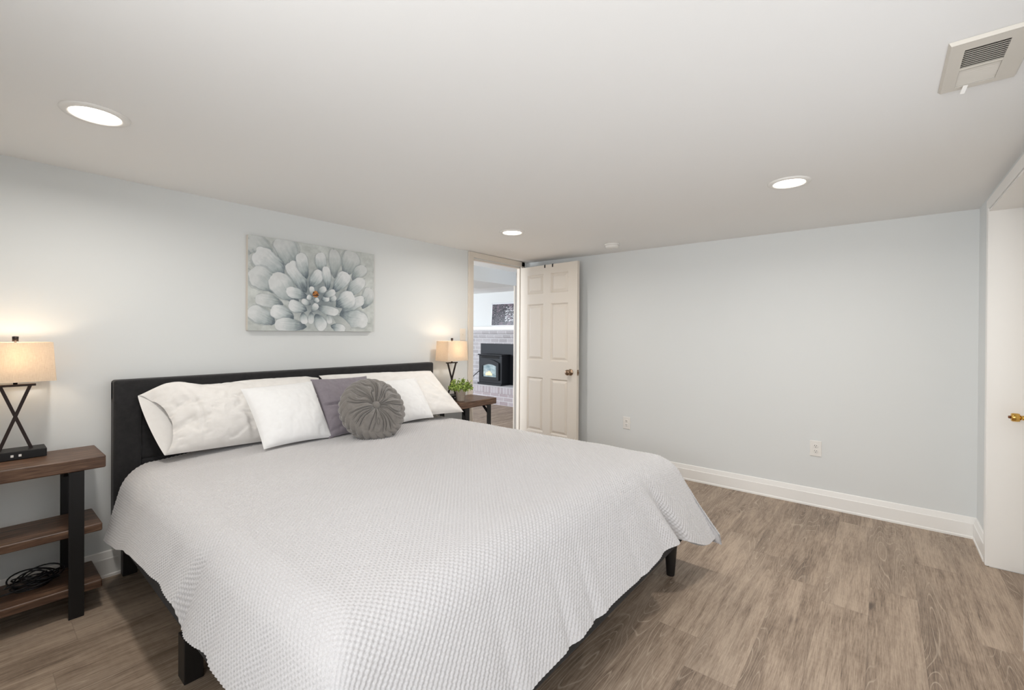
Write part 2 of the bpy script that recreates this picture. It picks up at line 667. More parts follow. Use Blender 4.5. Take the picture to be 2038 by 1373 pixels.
bm = bmesh.new()
for (a, b, c, d) in ((SX_0, SX_1, SZ_0, SZ_0 + 0.05), (SX_0, SX_1, SZ_1 - 0.05, SZ_1), (SX_0, SX_0 + 0.05, SZ_0, SZ_1), (SX_1 - 0.05, SX_1, SZ_0, SZ_1),
                     ((SX_0 + SX_1) / 2 - 0.03, (SX_0 + SX_1) / 2 + 0.03, SZ_0, SZ_1)):
    add_box(bm, a, b, YR - 0.09, YR - 0.03, c, d, 0.004)
added_win2 = struct(obj('added_window_2', bm, M['trim']))  # frame of the added side window, out of view
bm = bmesh.new()
add_box(bm, SX_0 + 0.04, SX_1 - 0.04, YR - 0.064, YR - 0.060, SZ_0 + 0.04, SZ_1 - 0.04)
obj('pane', bm, gl.m, added_win2)

# den beyond the doorway
bm = bmesh.new()
add_box(bm, 2.50, 2.62, 0.12, 5.5, 0, H)
struct(obj('wall_den_back', bm, M['wall']))
bm = bmesh.new()
add_box(bm, -3.0, 0.535, 0.60, 1.25, 1.925, H)
struct(obj('trim_den_bulkhead', bm, M['wall']))
bm = bmesh.new()
add_box(bm, 0.74, 2.5, 0.62, 0.74, 0, H)
struct(obj('wall_den_right', bm, M['wall']))
bm = bmesh.new()
add_box(bm, 0.505, 0.58, 0.595, 0.611, 0, 1.925, 0.003)
add_box(bm, 0.575, 0.80, 0.602, 0.612, 0, 1.925, 0.001)
struct(obj('trim_den_opening', bm, M['cream']))


def baseboard(name, segs, thick=0.016, hb=0.135):
    """segs: list of (p0, p1, normal) runs; flat board with sloped cap and shoe"""
    bm = bmesh.new()
    prof = [(0, 0), (thick + 0.004, 0), (thick + 0.004, 0.012), (thick, 0.018), (thick, hb - 0.040), (thick - 0.003, hb - 0.036),
            (0.007, hb - 0.004), (0.004, hb), (0, hb)]
    for p0, p1, nrm in segs:
        p0, p1, nrm = Vector(p0), Vector(p1), Vector(nrm)
        A = [bm.verts.new(p0 + nrm * d + Vector((0, 0, z))) for d, z in prof]
        B = [bm.verts.new(p1 + nrm * d + Vector((0, 0, z))) for d, z in prof]
        n = len(prof)
        for i in range(n):
            bm.faces.new((A[i], A[(i + 1) % n], B[(i + 1) % n], B[i]))
        bm.faces.new(A)
        bm.faces.new(list(reversed(B)))
    return struct(obj(name, bm, M['trim']))


baseboard('baseboard_left', [((XL, 0, 0), (-0.957, 0, 0), (0, -1, 0))])
baseboard('baseboard_back', [((0, 0, 0), (0, YR, 0), (-1, 0, 0))])
baseboard('baseboard_right', [((-0.02, YR, 0), (-0.388, YR, 0), (0, 1, 0)), ((RD0 - 0.06, YR, 0), (XL, YR, 0), (0, 1, 0))])
baseboard('baseboard_front', [((XL, YR + 0.02, 0), (XL, -0.02, 0), (1, 0, 0))])

# casing of the open doorway (bed wall)
bm = bmesh.new()
for (x0, x1, z0, z1) in ((DW0 - 0.062, DW0 + 0.004, 0, H - 0.002), (DW1 + 0.004, DW1 + 0.062, 0, DWT + 0.064), (DW0, DW1 + 0.062, DWT + 0.008, H - 0.002)):
    add_box(bm, x0, x1, -0.018, -0.0005, z0, z1, 0.004)
add_box(bm, DW0 + 0.0005, DW0 + 0.012, -0.002, 0.036, 0, DWT, 0.001)
add_box(bm, DW1 - 0.012, DW1 - 0.0005, -0.002, 0.036, 0, DWT, 0.001)
add_box(bm, DW0, DW1, -0.002, 0.036, DWT - 0.014, DWT - 0.0005, 0.001)
struct(obj('trim_1', bm, M['cream']))
# casing and deep jamb of the doorway in the right wall
bm = bmesh.new()
add_box(bm, RD1 + 0.002, RD1 + 0.058, YR + 0.0005, YR + 0.018, 0, RDT + 0.062, 0.005)
add_box(bm, RD0 - 0.058, RD0 - 0.002, YR + 0.0005, YR + 0.018, 0, RDT + 0.062, 0.005)
add_box(bm, RD0 - 0.002, RD1 + 0.002, YR + 0.0005, YR + 0.018, RDT + 0.004, RDT + 0.062, 0.005)
add_box(bm, RD1 - 0.002, RD1 + 0.0005, YR - 0.195, YR + 0.014, 0.004, RDT, 0.0)
add_box(bm, RD0 - 0.0005, RD0 + 0.012, YR - 0.195, YR + 0.014, 0.004, RDT, 0.0)
add_box(bm, RD0, RD1, YR - 0.195, YR + 0.014, RDT - 0.010, RDT, 0.0)
struct(obj('trim_2', bm, M['trim']))


# ------------------------------------------------------------------ doors
def panel_door(width, height, thick, panels, z0):
    """six-panel slab: u along width, w normal (front at 0, back at -thick)"""
    bm = bmesh.new()
    us = sorted({0.0, width} | {p[0] for p in panels} | {p[1] for p in panels})
    zs = sorted({z0, height} | {p[2] for p in panels} | {p[3] for p in panels})
    for side in (0, 1):
        def V(u, w, z):
            return bm.verts.new((u, w if side == 0 else -thick - w, z))
        for i in range(len(us) - 1):
            for j in range(len(zs) - 1):
                u0, u1, a0, a1 = us[i], us[i + 1], zs[j], zs[j + 1]
                inp = any(p[0] <= u0 + 1e-6 and p[1] >= u1 - 1e-6 and p[2] <= a0 + 1e-6 and p[3] >= a1 - 1e-6 for p in panels)
                if not inp:
                    bm.faces.new([V(u0, 0, a0), V(u1, 0, a0), V(u1, 0, a1), V(u0, 0, a1)])
                else:
                    rings = []
                    for ins, dep in ((0, 0), (0.004, -0.004), (0.014, -0.014), (0.018, -0.014), (0.038, -0.004), (0.043, -0.003)):
                        rings.append([V(u0 + ins, dep, a0 + ins), V(u1 - ins, dep, a0 + ins), V(u1 - ins, dep, a1 - ins), V(u0 + ins, dep, a1 - ins)])
                    for k in range(len(rings) - 1):
                        for q in range(4):
                            bm.faces.new((rings[k][q], rings[k][(q + 1) % 4], rings[k + 1][(q + 1) % 4], rings[k + 1][q]))
                    bm.faces.new(rings[-1])
    c = [(0, z0), (width, z0), (width, height), (0, height)]
    for q in range(4):
        (ua, za), (ub, zb) = c[q], c[(q + 1) % 4]
        bm.faces.new([bm.verts.new(p) for p in ((ua, 0, za), (ub, 0, zb), (ub, -thick, zb), (ua, -thick, za))])
    bmesh.ops.remove_doubles(bm, verts=bm.verts, dist=1e-5)
    return bm


DOOR_W, DOOR_H = 0.782, 2.022
pu = [(0.105, 0.335), (0.437, 0.667)]
pz = [(0.24, 0.822), (1.005, 1.612), (1.722, 1.930)]
panels = [(a, b, c, d) for a, b in pu for c, d in pz]
hinge = Vector((-0.143, -0.018, 0))
d2 = Vector((-0.217, -0.793, 0)) - hinge
d2.normalize()
nrm = Vector((d2.y, -d2.x, 0))
if nrm.x > 0:
    nrm = -nrm
DM = Matrix((d2, nrm, Vector((0, 0, 1)))).transposed().to_4x4()
DM.translation = hinge
bm = panel_door(DOOR_W, DOOR_H, 0.035, panels, 0.012)
bmesh.ops.transform(bm, matrix=DM, verts=bm.verts)
door1 = struct(obj('door_1', bm, M['cream']))
KU, KZ = 0.705, 0.905


def door_pt(u, w, z):
    return DM @ Vector((u, w, z))


def lathe_dir(bm, origin, axis, prof, n=28):
    z = Vector(axis).normalized()
    x = z.orthogonal().normalized()
    y = z.cross(x)
    mt = Matrix((x, y, z)).transposed().to_4x4()
    mt.translation = origin
    add_lathe(bm, prof, n, mt)


knob_prof = [(0.032, 0), (0.033, 0.003), (0.031, 0.007), (0.018, 0.010), (0.012, 0.014), (0.011, 0.030), (0.018, 0.036), (0.026, 0.044), (0.029, 0.053),
             (0.027, 0.062), (0.019, 0.068), (0.006, 0.070)]
bm = bmesh.new()
lathe_dir(bm, door_pt(KU, 0.0, KZ), nrm, knob_prof)
k = obj('door_knob', bm, M['knob'], door1, smooth=True)
k['label'] = 'round antique nickel door knob'
bm = bmesh.new()
lathe_dir(bm, door_pt(KU, -0.035, KZ), -nrm, knob_prof)
obj('door_knob', bm, M['knob'], door1, smooth=True)
bm = bmesh.new()
add_box(bm, DOOR_W - 0.001, DOOR_W + 0.002, -0.030, -0.005, KZ - 0.028, KZ + 0.028, 0.001, 1, DM)
add_box(bm, DOOR_W, DOOR_W + 0.011, -0.024, -0.011, KZ - 0.009, KZ + 0.009, 0.003, 2, DM)
k = obj('latch_plate', bm, M['knob'], door1)
k['label'] = 'metal latch plate on the door edge'

# over-door hanger (two dark straps hooked over the open door's top)
hg = thing('over_door_hanger', 'small dark hanger with two straps hooked over the top of the open door', 'hook', door_pt(0.40, -0.04, 1.95))
bm = bmesh.new()
for u in (0.355, 0.462):
    pass
for u in (0.355, 0.462):
    bm = bmesh.new()
    add_box(bm, u - 0.007, u + 0.007, 0.0008, 0.0028, DOOR_H - 0.030, DOOR_H + 0.003, 0, 1, DM)
    add_box(bm, u - 0.007, u + 0.007, -0.038, 0.0028, DOOR_H + 0.001, DOOR_H + 0.003, 0, 1, DM)
    add_box(bm, u - 0.007, u + 0.007, -0.038, -0.036, DOOR_H - 0.16, DOOR_H + 0.003, 0, 1, DM)
    obj('strap', bm, M['slot'], hg)
bm = bmesh.new()
add_box(bm, 0.30, 0.52, -0.042, -0.038, DOOR_H - 0.16, DOOR_H - 0.12, 0.001, 1, DM)
obj('rail', bm, M['slot'], hg)

# closed door deep in the right doorway, with a brass knob
bm = bmesh.new()
add_box(bm, RD0 + 0.013, RD1 - 0.003, YR - 0.165, YR - 0.128, 0.012, RDT - 0.012, 0.002)
door2 = struct(obj('door_2', bm, M['trim']))
bm = bmesh.new()
lathe_dir(bm, Vector((-0.522, YR - 0.128, 0.857)), (0, 1, 0),
          [(0.032, 0), (0.033, 0.004), (0.028, 0.009), (0.013, 0.012), (0.0115, 0.028), (0.014, 0.030), (0.021, 0.033), (0.0225, 0.040), (0.0225, 0.058), (0.020, 0.063), (0.008, 0.064)])
k2 = obj('door_knob', bm, M['brass'], door2, smooth=True)
k2['label'] = 'polished brass privacy knob'
bm = bmesh.new()
lathe_dir(bm, Vector((-0.522, YR - 0.064, 0.857)), (0, 1, 0), [(0.0075, 0), (0.0075, 0.007), (0.006, 0.010)], 12)
obj('lock_button', bm, M['brown'], k2)

# ------------------------------------------------------------------ recessed lights
DLX = [(-3.781, -0.867, 'large round recessed ceiling light at left, above the left nightstand'),
       (-1.322, -0.862, 'small recessed ceiling light near the open doorway'),
       (-1.318, -2.758, 'recessed ceiling light above the clear floor by the outlet wall')]
root = thing('recessed_light', DLX[0][2], 'ceiling light', (0, 0, H), 'recessed ceiling lights')
bm = bmesh.new()
add_lathe(bm, [(0.100, H - 0.0005), (0.100, H - 0.003), (0.094, H - 0.008), (0.080, H - 0.010), (0.074, H - 0.008), (0.072, H - 0.003), (0.072, H - 0.0008)], 64, None, False, False)
tr_ = obj('trim_ring', bm, M['plastic'], root, smooth=True)
bm = bmesh.new()
add_lathe(bm, [(0.0722, H - 0.0035), (0.05, H - 0.0042), (0.02, H - 0.0046), (0.002, H - 0.0047)], 64, None, False, True)
obj('lens', bm, M['lens'], root, smooth=True)
area('downlight', (0, 0, -0.012), (0, 0, -1), 0.13, 0.13, 6.6, (1.0, 0.96, 0.91), root, 'DISK', math.radians(168))
root.location = (DLX[0][0], DLX[0][1], H)
for x, y, lb in DLX[1:]:
    dup(root, (x, y, H), lb)

# smoke detector
t = thing('smoke_detector', 'small white round smoke detector on the ceiling near the open door', 'smoke detector', (-0.408, -1.27, H))
bm = bmesh.new()
MT = Matrix.Translation((-0.408, -1.27, 0))
add_lathe(bm, [(0.066, H - 0.0005), (0.067, H - 0.004), (0.067, H - 0.014), (0.060, H - 0.016)], 40, MT)
obj('base', bm, M['plastic'], t, smooth=True)
bm = bmesh.new()
add_lathe(bm, [(0.058, H - 0.016), (0.060, H - 0.020), (0.058, H - 0.030), (0.050, H - 0.038), (0.030, H - 0.041), (0.004, H - 0.0415)], 40, MT)
obj('cap', bm, M['plastic'], t, smooth=True)

# ceiling vent
VX0, VX1, VY0, VY1 = -2.352, -2.036, -3.452, -3.287
t = thing('ceiling_vent', 'rectangular metal air register with slanted louvers in the ceiling corner', 'vent', ((VX0 + VX1) / 2, (VY0 + VY1) / 2, H))
SX0, SX1, SY0, SY1 = -2.308, -2.062, -3.408, -3.318
bm = bmesh.new()
zb, zt = H - 0.010, H - 0.0005
for (a, b, c, d) in ((VX0, SX0, VY0, VY1), (SX1, VX1, VY0, VY1), (SX0, SX1, VY0, SY0), (SX0, SX1, SY1, VY1)):
    add_box(bm, a, b, c, d, zb, zb + 0.002)
# sloped flange
o0 = [(VX0 - 0.006, VY0 - 0.006), (VX1 + 0.006, VY0 - 0.006), (VX1 + 0.006, VY1 + 0.006), (VX0 - 0.006, VY1 + 0.006)]
i0 = [(VX0, VY0), (VX1, VY0), (VX1, VY1), (VX0, VY1)]
A = [bm.verts.new((x, y, zt)) for x, y in o0]
B = [bm.verts.new((x, y, zb)) for x, y in i0]
for q in range(4):
    bm.faces.new((A[q], A[(q + 1) % 4], B[(q + 1) % 4], B[q]))
obj('frame', bm, M['vent'], t)
bm = bmesh.new()
add_box(bm, SX0, SX1, SY0, SY1, H - 0.0012, H - 0.0006)
obj('duct', bm, M['ventslot'], t)
xm = (SX0 + SX1) / 2
for i in range(20):
    x = SX0 + (i + 0.5) * (SX1 - SX0) / 20
    bm = bmesh.new()
    s = -1 if i < 10 else 1
    mt = Matrix.Translation((x, (SY0 + SY1) / 2, H - 0.0055)) @ Matrix.Rotation(math.radians(40) * s, 4, 'Y')
    add_box(bm, -0.0042, 0.0042, SY0 - (SY0 + SY1) / 2, SY1 - (SY0 + SY1) / 2, -0.0005, 0.0005, 0, 1, mt)
    obj('louver', bm, M['vent'], t)
bm = bmesh.new()
add_box(bm, xm - 0.004, xm + 0.004, SY0, SY1, H - 0.0105, H - 0.008)
obj('divider', bm, M['vent'], t)
bm = bmesh.new()
add_bar(bm, (VX1 - 0.024, -3.345, H - 0.008), (VX1 - 0.002, -3.338, H - 0.026), 0.012, 0.003, 0.001)
o = obj('damper_lever', bm, M['plastic'], t)
o['label'] = 'small white damper lever'


# ------------------------------------------------------------------ outlets and switch
def outlet(loc, label):
    t = thing('wall_outlet', label, 'outlet', loc, 'duplex wall outlets')
    x, y, z = loc
    bm = bmesh.new()
    add_box(bm, -0.0065, -0.0005, y - 0.037, y + 0.037, z - 0.0585, z + 0.0585, 0.003)
    obj('cover_plate', bm, M['plastic'], t)
    for s in (1, -1):
        cz = z + s * 0.0195
        bm = bmesh.new()
        add_lathe(bm, [(0.0165, 0), (0.0165, 0.0022), (0.015, 0.003)], 24, Matrix.Translation((-0.006, y, cz)) @ Matrix.Rotation(-math.pi / 2, 4, 'Y'))
        r = obj('receptacle', bm, M['plastic'], t, smooth=False)
        bm = bmesh.new()
        for dy, hh in ((0.0062, 0.0085), (-0.0062, 0.0070)):
            add_box(bm, -0.0096, -0.0088, y + dy - 0.0013, y + dy + 0.0013, cz + 0.0035 - hh / 2, cz + 0.0035 + hh / 2)
        add_lathe(bm, [(0.0027, 0), (0.0027, 0.0008)], 12, Matrix.Translation((-0.0088, y, cz - 0.0075)) @ Matrix.Rotation(-math.pi / 2, 4, 'Y'))
        obj('slot', bm, M['slot'], r)
    return t


outlet((0, -2.762, 0.436), 'white wall outlet above the baseboard, right of the two')
outlet((0, -1.232, 0.430), 'white wall outlet just right of the open door, over the bed corner')
t = thing('light_switch', 'almond light switch on the wall behind the right table lamp', 'light switch', (-1.024, 0, 1.28))
bm = bmesh.new()
add_box(bm, -1.061, -0.987, -0.0065, -0.0005, 1.222, 1.338, 0.003)
obj('cover_plate', bm, M['almond'], t)
bm = bmesh.new()
add_box(bm, -1.029, -1.019, -0.018, -0.006, 1.275, 1.287, 0.002)
obj('toggle', bm, M['almond'], t)

# ------------------------------------------------------------------ canvas painting
CX, CZ, CW, CH, CT = -2.9513, 1.3001, 0.914, 0.61, 0.035


def paint_flower(nx=420, nz=280):
    src = np.array([(122, 105), (1585, 337), (1570, 1253), (103, 1235)], float)      # corners as they stand in the picture
    dst = np.array([(0, 0), (1, 0), (1, 1), (0, 1)], float)
    A, bb = [], []
    for (x, y), (u, v) in zip(src, dst):
        A += [[x, y, 1, 0, 0, 0, -u * x, -u * y], [0, 0, 0, x, y, 1, -v * x, -v * y]]
        bb += [u, v]
    hh = np.append(np.linalg.solve(np.array(A), np.array(bb)), 1).reshape(3, 3)
    asp = CW / CH

    def w(p):
        q = hh @ np.array([p[0], p[1], 1.0])
        return np.array([q[0] / q[2] * asp, q[1] / q[2]])
    U, Vv = np.meshgrid(np.linspace(0, asp, nx), np.linspace(0, 1, nz))
    n1 = fbm(U, Vv, 5, 1, 4)
    n2 = fbm(U, Vv, 26, 2, 3)
    img = np.zeros((nz, nx, 3))
    bgc = np.array([206, 210, 206.0])
    img[:] = bgc
    img += (n1 * 34 + n2 * 16)[..., None]
    cc = w((930, 850))
    gap = np.exp(-((U - cc[0]) ** 2 + (Vv - cc[1]) ** 2) / (2 * 0.20 ** 2))[..., None]
    img = img * (1 - 0.75 * gap) + np.array([112, 124, 130.0]) * 0.75 * gap
    white, mid, dark = np.array([234, 236, 236.0]), np.array([186, 196, 197.0]), np.array([98, 110, 118.0])
    P = [  # base, tip, half width, tone
        ((420, 420), (125, 150), 130, .55), ((380, 330), (150, 420), 80, .35), ((700, 500), (480, 150), 150, .7), ((1120, 620), (1120, 280), 95, .6), ((1240, 600), (1340, 310), 130, .6),
        ((1330, 640), (1470, 480), 85, .7), ((560, 640), (200, 300), 150, .9), ((480, 760), (140, 540), 150, .75), ((700, 900), (390, 600), 135, .85),
        ((790, 790), (600, 430), 105, .95), ((800, 640), (715, 325), 80, .9), ((965, 560), (955, 320), 75, .9), ((520, 930), (200, 860), 80, .75),
        ((430, 1150), (110, 990), 105, .85), ((640, 1110), (370, 980), 105, 1.0), ((780, 1200), (400, 1150), 85, .9), ((1440, 980), (1540, 745), 95, .75),
        ((1250, 820), (1455, 630), 90, .9), ((1090, 790), (1275, 550), 95, 1.0), ((830, 740), (965, 530), 85, 1.0), ((1040, 760), (1020, 475), 62, 1.0),
        ((1180, 1030), (1460, 860), 85, .95), ((1170, 1040), (1500, 1150), 125, .95), ((1080, 1050), (1290, 1230), 75, .35), ((1130, 960), (1340, 820), 120, 1.0),
        ((1060, 1180), (1230, 1235), 60, 1.0), ((890, 1040), (990, 1220), 75, .95), ((840, 1010), (830, 1160), 42, .8), ((740, 1020), (775, 1155), 50, .95),
        ((790, 1000), (585, 920), 75, .95), ((800, 850), (565, 765), 72, 1.0), ((1040, 1030), (1060, 1160), 40, .8),
        ((880, 950), (1160, 1030), 62, .9), ((840, 930), (735, 880), 36, .9), ((850, 1020), (915, 925), 45, .85), ((1060, 900), (1135, 835), 38, .9),
        ((960, 880), (1055, 850), 45, 1.0), ((980, 830), (1125, 780), 48, .95), ((920, 800), (1015, 735), 42, .95), ((860, 840), (850, 715), 36, .95), ((870, 900), (930, 865), 34, .9),
        ((860, 870), (800, 830), 34, .9)]
    for k, (b, tp, hw, tone) in enumerate(P):
        b, tp = w(b), w(tp)
        ax = tp - b
        L = np.hypot(*ax)
        ax = ax / L
        hwn = hw / 1130.0
        du, dv = U - b[0], Vv - b[1]
        tt = (du * ax[0] + dv * ax[1]) / L
        ss = (-du * ax[1] + dv * ax[0]) / hwn
        tt = tt + 0.14 * fbm(U, Vv, 11, 50 + k, 3)
        ss = ss + 0.55 * fbm(U, Vv, 7, 90 + k, 3)
        tc = np.clip(tt, 1e-4, 1 - 1e-4)
        prof = (tc ** 0.70) * ((1 - tc) ** 0.36) * 1.95
        r = np.abs(ss) / np.maximum(prof, 1e-3)
        ins = (tt > 0) & (tt < 1) & (r < 1)
        halo = (tt > -0.05) & (tt < 1.06) & (r < 1.18) & ~ins
        img[halo] = img[halo] * 0.84 + dark * 0.16
        streak = fbm(ss * 2.2 + k, tt * 0.5, 4, 200 + k, 3)
        f = np.clip(tt * 1.45 - 0.10 + streak * 0.34 + 0.22 * fbm(U, Vv, 30, 300 + k, 3) - 0.10 * r ** 3, 0, 1)
        c = np.where((f < 0.45)[..., None], dark + (mid - dark) * (f / 0.45)[..., None], mid + (white - mid) * ((f - 0.45) / 0.55)[..., None])
        c = c * tone + (bgc - 22) * (1 - tone)
        edge = np.clip((r - 0.90) / 0.10, 0, 1)[..., None] * (0.14 + 0.30 * (ss < 0))[..., None]
        c = c * (1 - edge) + dark * edge
        img[ins] = c[ins]
    cen = w((897, 810))
    rr = np.hypot(U - cen[0], Vv - cen[1])
    mk = rr < 0.036 + 0.012 * n2
    spots = fbm(U, Vv, 70, 9, 2) > 0.0
    img[mk & spots] = (196, 128, 62)
    img[mk & ~spots] = (92, 58, 36)
    img += (n2 * 14)[..., None]
    img = np.clip(img * 0.97, 0, 255) / 255.0
    l = np.where(img <= 0.04045, img / 12.92, ((img + 0.055) / 1.055) ** 2.4)
    return U / asp, Vv, l


U, Vv, colr = paint_flower()
pos = np.zeros(U.shape + (3,))
pos[..., 0] = CX + U * CW
pos[..., 1] = -CT - 0.0008
pos[..., 2] = CZ + CH * (1 - Vv)
t = NT('painted_canvas')
at_ = t.n('ShaderNodeAttribute', attribute_name='paint')
t.base(at_.outputs['Color'])
t.p(Roughness=0.7)
t.bump(t.noise(t.obj(), 420, 3), 0.25, 0.001)
art = thing('canvas_painting', 'grey and white flower painting on unframed canvas above the headboard', 'painting', (CX + CW / 2, -0.0005, CZ))
bm = bmesh.new()
add_box(bm, CX, CX + CW, -CT, -0.001, CZ, CZ + CH, 0.002, 1)
obj('stretched_canvas', bm, plain('canvas_edge', lin(222, 215, 205), 0.8, nscale=300, bstr=0.1), art)
ca = np.concatenate([colr, np.ones(colr.shape[:2] + (1,))], -1).reshape(-1, 4)
o = grid_obj('painted_face', pos, t.m, art, colors=ca, flip=True)

# ------------------------------------------------------------------ bed
BX0, BX1 = -3.57, -1.52         # frame sides
BYH, BYF = -0.10, -2.31         # headboard face, foot
HBX0, HBX1, HBT = -3.605, -1.47, 1.035
bed = thing('bed', 'king bed frame with charcoal upholstered headboard', 'bed', ((BX0 + BX1) / 2, -1.2, 0))
bm = bmesh.new()
add_box(bm, HBX0, HBX1, -0.075, -0.022, 0.22, HBT - 0.002, 0.012, 3)
bw = 0.115
add_box(bm, HBX0, HBX1, -0.100, -0.020, HBT - bw, HBT, 0.014, 3)
add_box(bm, HBX0, HBX0 + bw, -0.0995, -0.0205, 0.22, HBT - 0.001, 0.014, 3)
add_box(bm, HBX1 - bw, HBX1, -0.0995, -0.0205, 0.22, HBT - 0.001, 0.014, 3)
nv = 4
pw = (HBX1 - HBX0 - 2 * bw) / nv
for i in range(nv):
    add_box(bm, HBX0 + bw + i * pw + 0.001, HBX0 + bw + (i + 1) * pw - 0.001, -0.086, -0.05, 0.30, 0.605, 0.012, 3)
    add_box(bm, HBX0 + bw + i * pw + 0.001, HBX0 + bw + (i + 1) * pw - 0.001, -0.086, -0.05, 0.607, HBT - bw - 0.001, 0.012, 3)
obj('headboard', bm, M['charcoal'], bed)
for (a, b, c, d) in ((BX0, BX0 + 0.035, BYF, BYH - 0.001), (BX1 - 0.035, BX1, BYF, BYH - 0.001), (BX0 + 0.0355, BX1 - 0.0355, BYF, BYF + 0.035)):
    bm = bmesh.new()
    add_box(bm, a, b, c, d, 0.165, 0.30, 0.006)
    obj('side_rail' if d > BYF + 0.1 else 'foot_rail', bm, M['charcoal'], bed)
bm = bmesh.new()
for i in range(12):
    y = BYF + 0.12 + i * 0.175
    add_box(bm, BX0 + 0.036, BX1 - 0.036, y - 0.035, y + 0.035, 0.28, 0.30)
obj('slats', bm, M['blackwood'], bed)
for lx in (HBX0 + 0.042, HBX1 - 0.102):
    bm = bmesh.new()
    add_box(bm, lx, lx + 0.06, -0.075, -0.025, 0, 0.22, 0.003)
    obj('leg', bm, M['blackwood'], bed)
for lx, ly in ((-1.682, -2.275), (-3.40, -2.275)):
    bm = bmesh.new()
    add_lathe(bm, [(0.020, 0), (0.021, 0.003), (0.033, 0.165), (0.033, 0.168)], 24, Matrix.Translation((lx, ly, 0)))
    obj('leg', bm, M['blackwood'], bed, smooth=True)
for lx, ly in ((-3.583, -1.193), (-1.568, -1.193), (-2.56, -1.193)):
    bm = bmesh.new()
    add_box(bm, lx, lx + 0.061, ly, ly + 0.075, 0, 0.165 if lx != -2.56 else 0.279, 0.003)
    obj('leg', bm, M['blackwood'], bed)

bm = bmesh.new()
add_box(bm, BX0 + 0.14, BX1 - 0.06, -2.07, BYH - 0.005, 0.302, 0.545, 0.05, 4)
tag(obj('mattress', bm, M['ticking'], None, ((BX0 + BX1) / 2, -1.2, 0.322), smooth=True), 'white mattress under the grey waffle duvet', 'mattress')


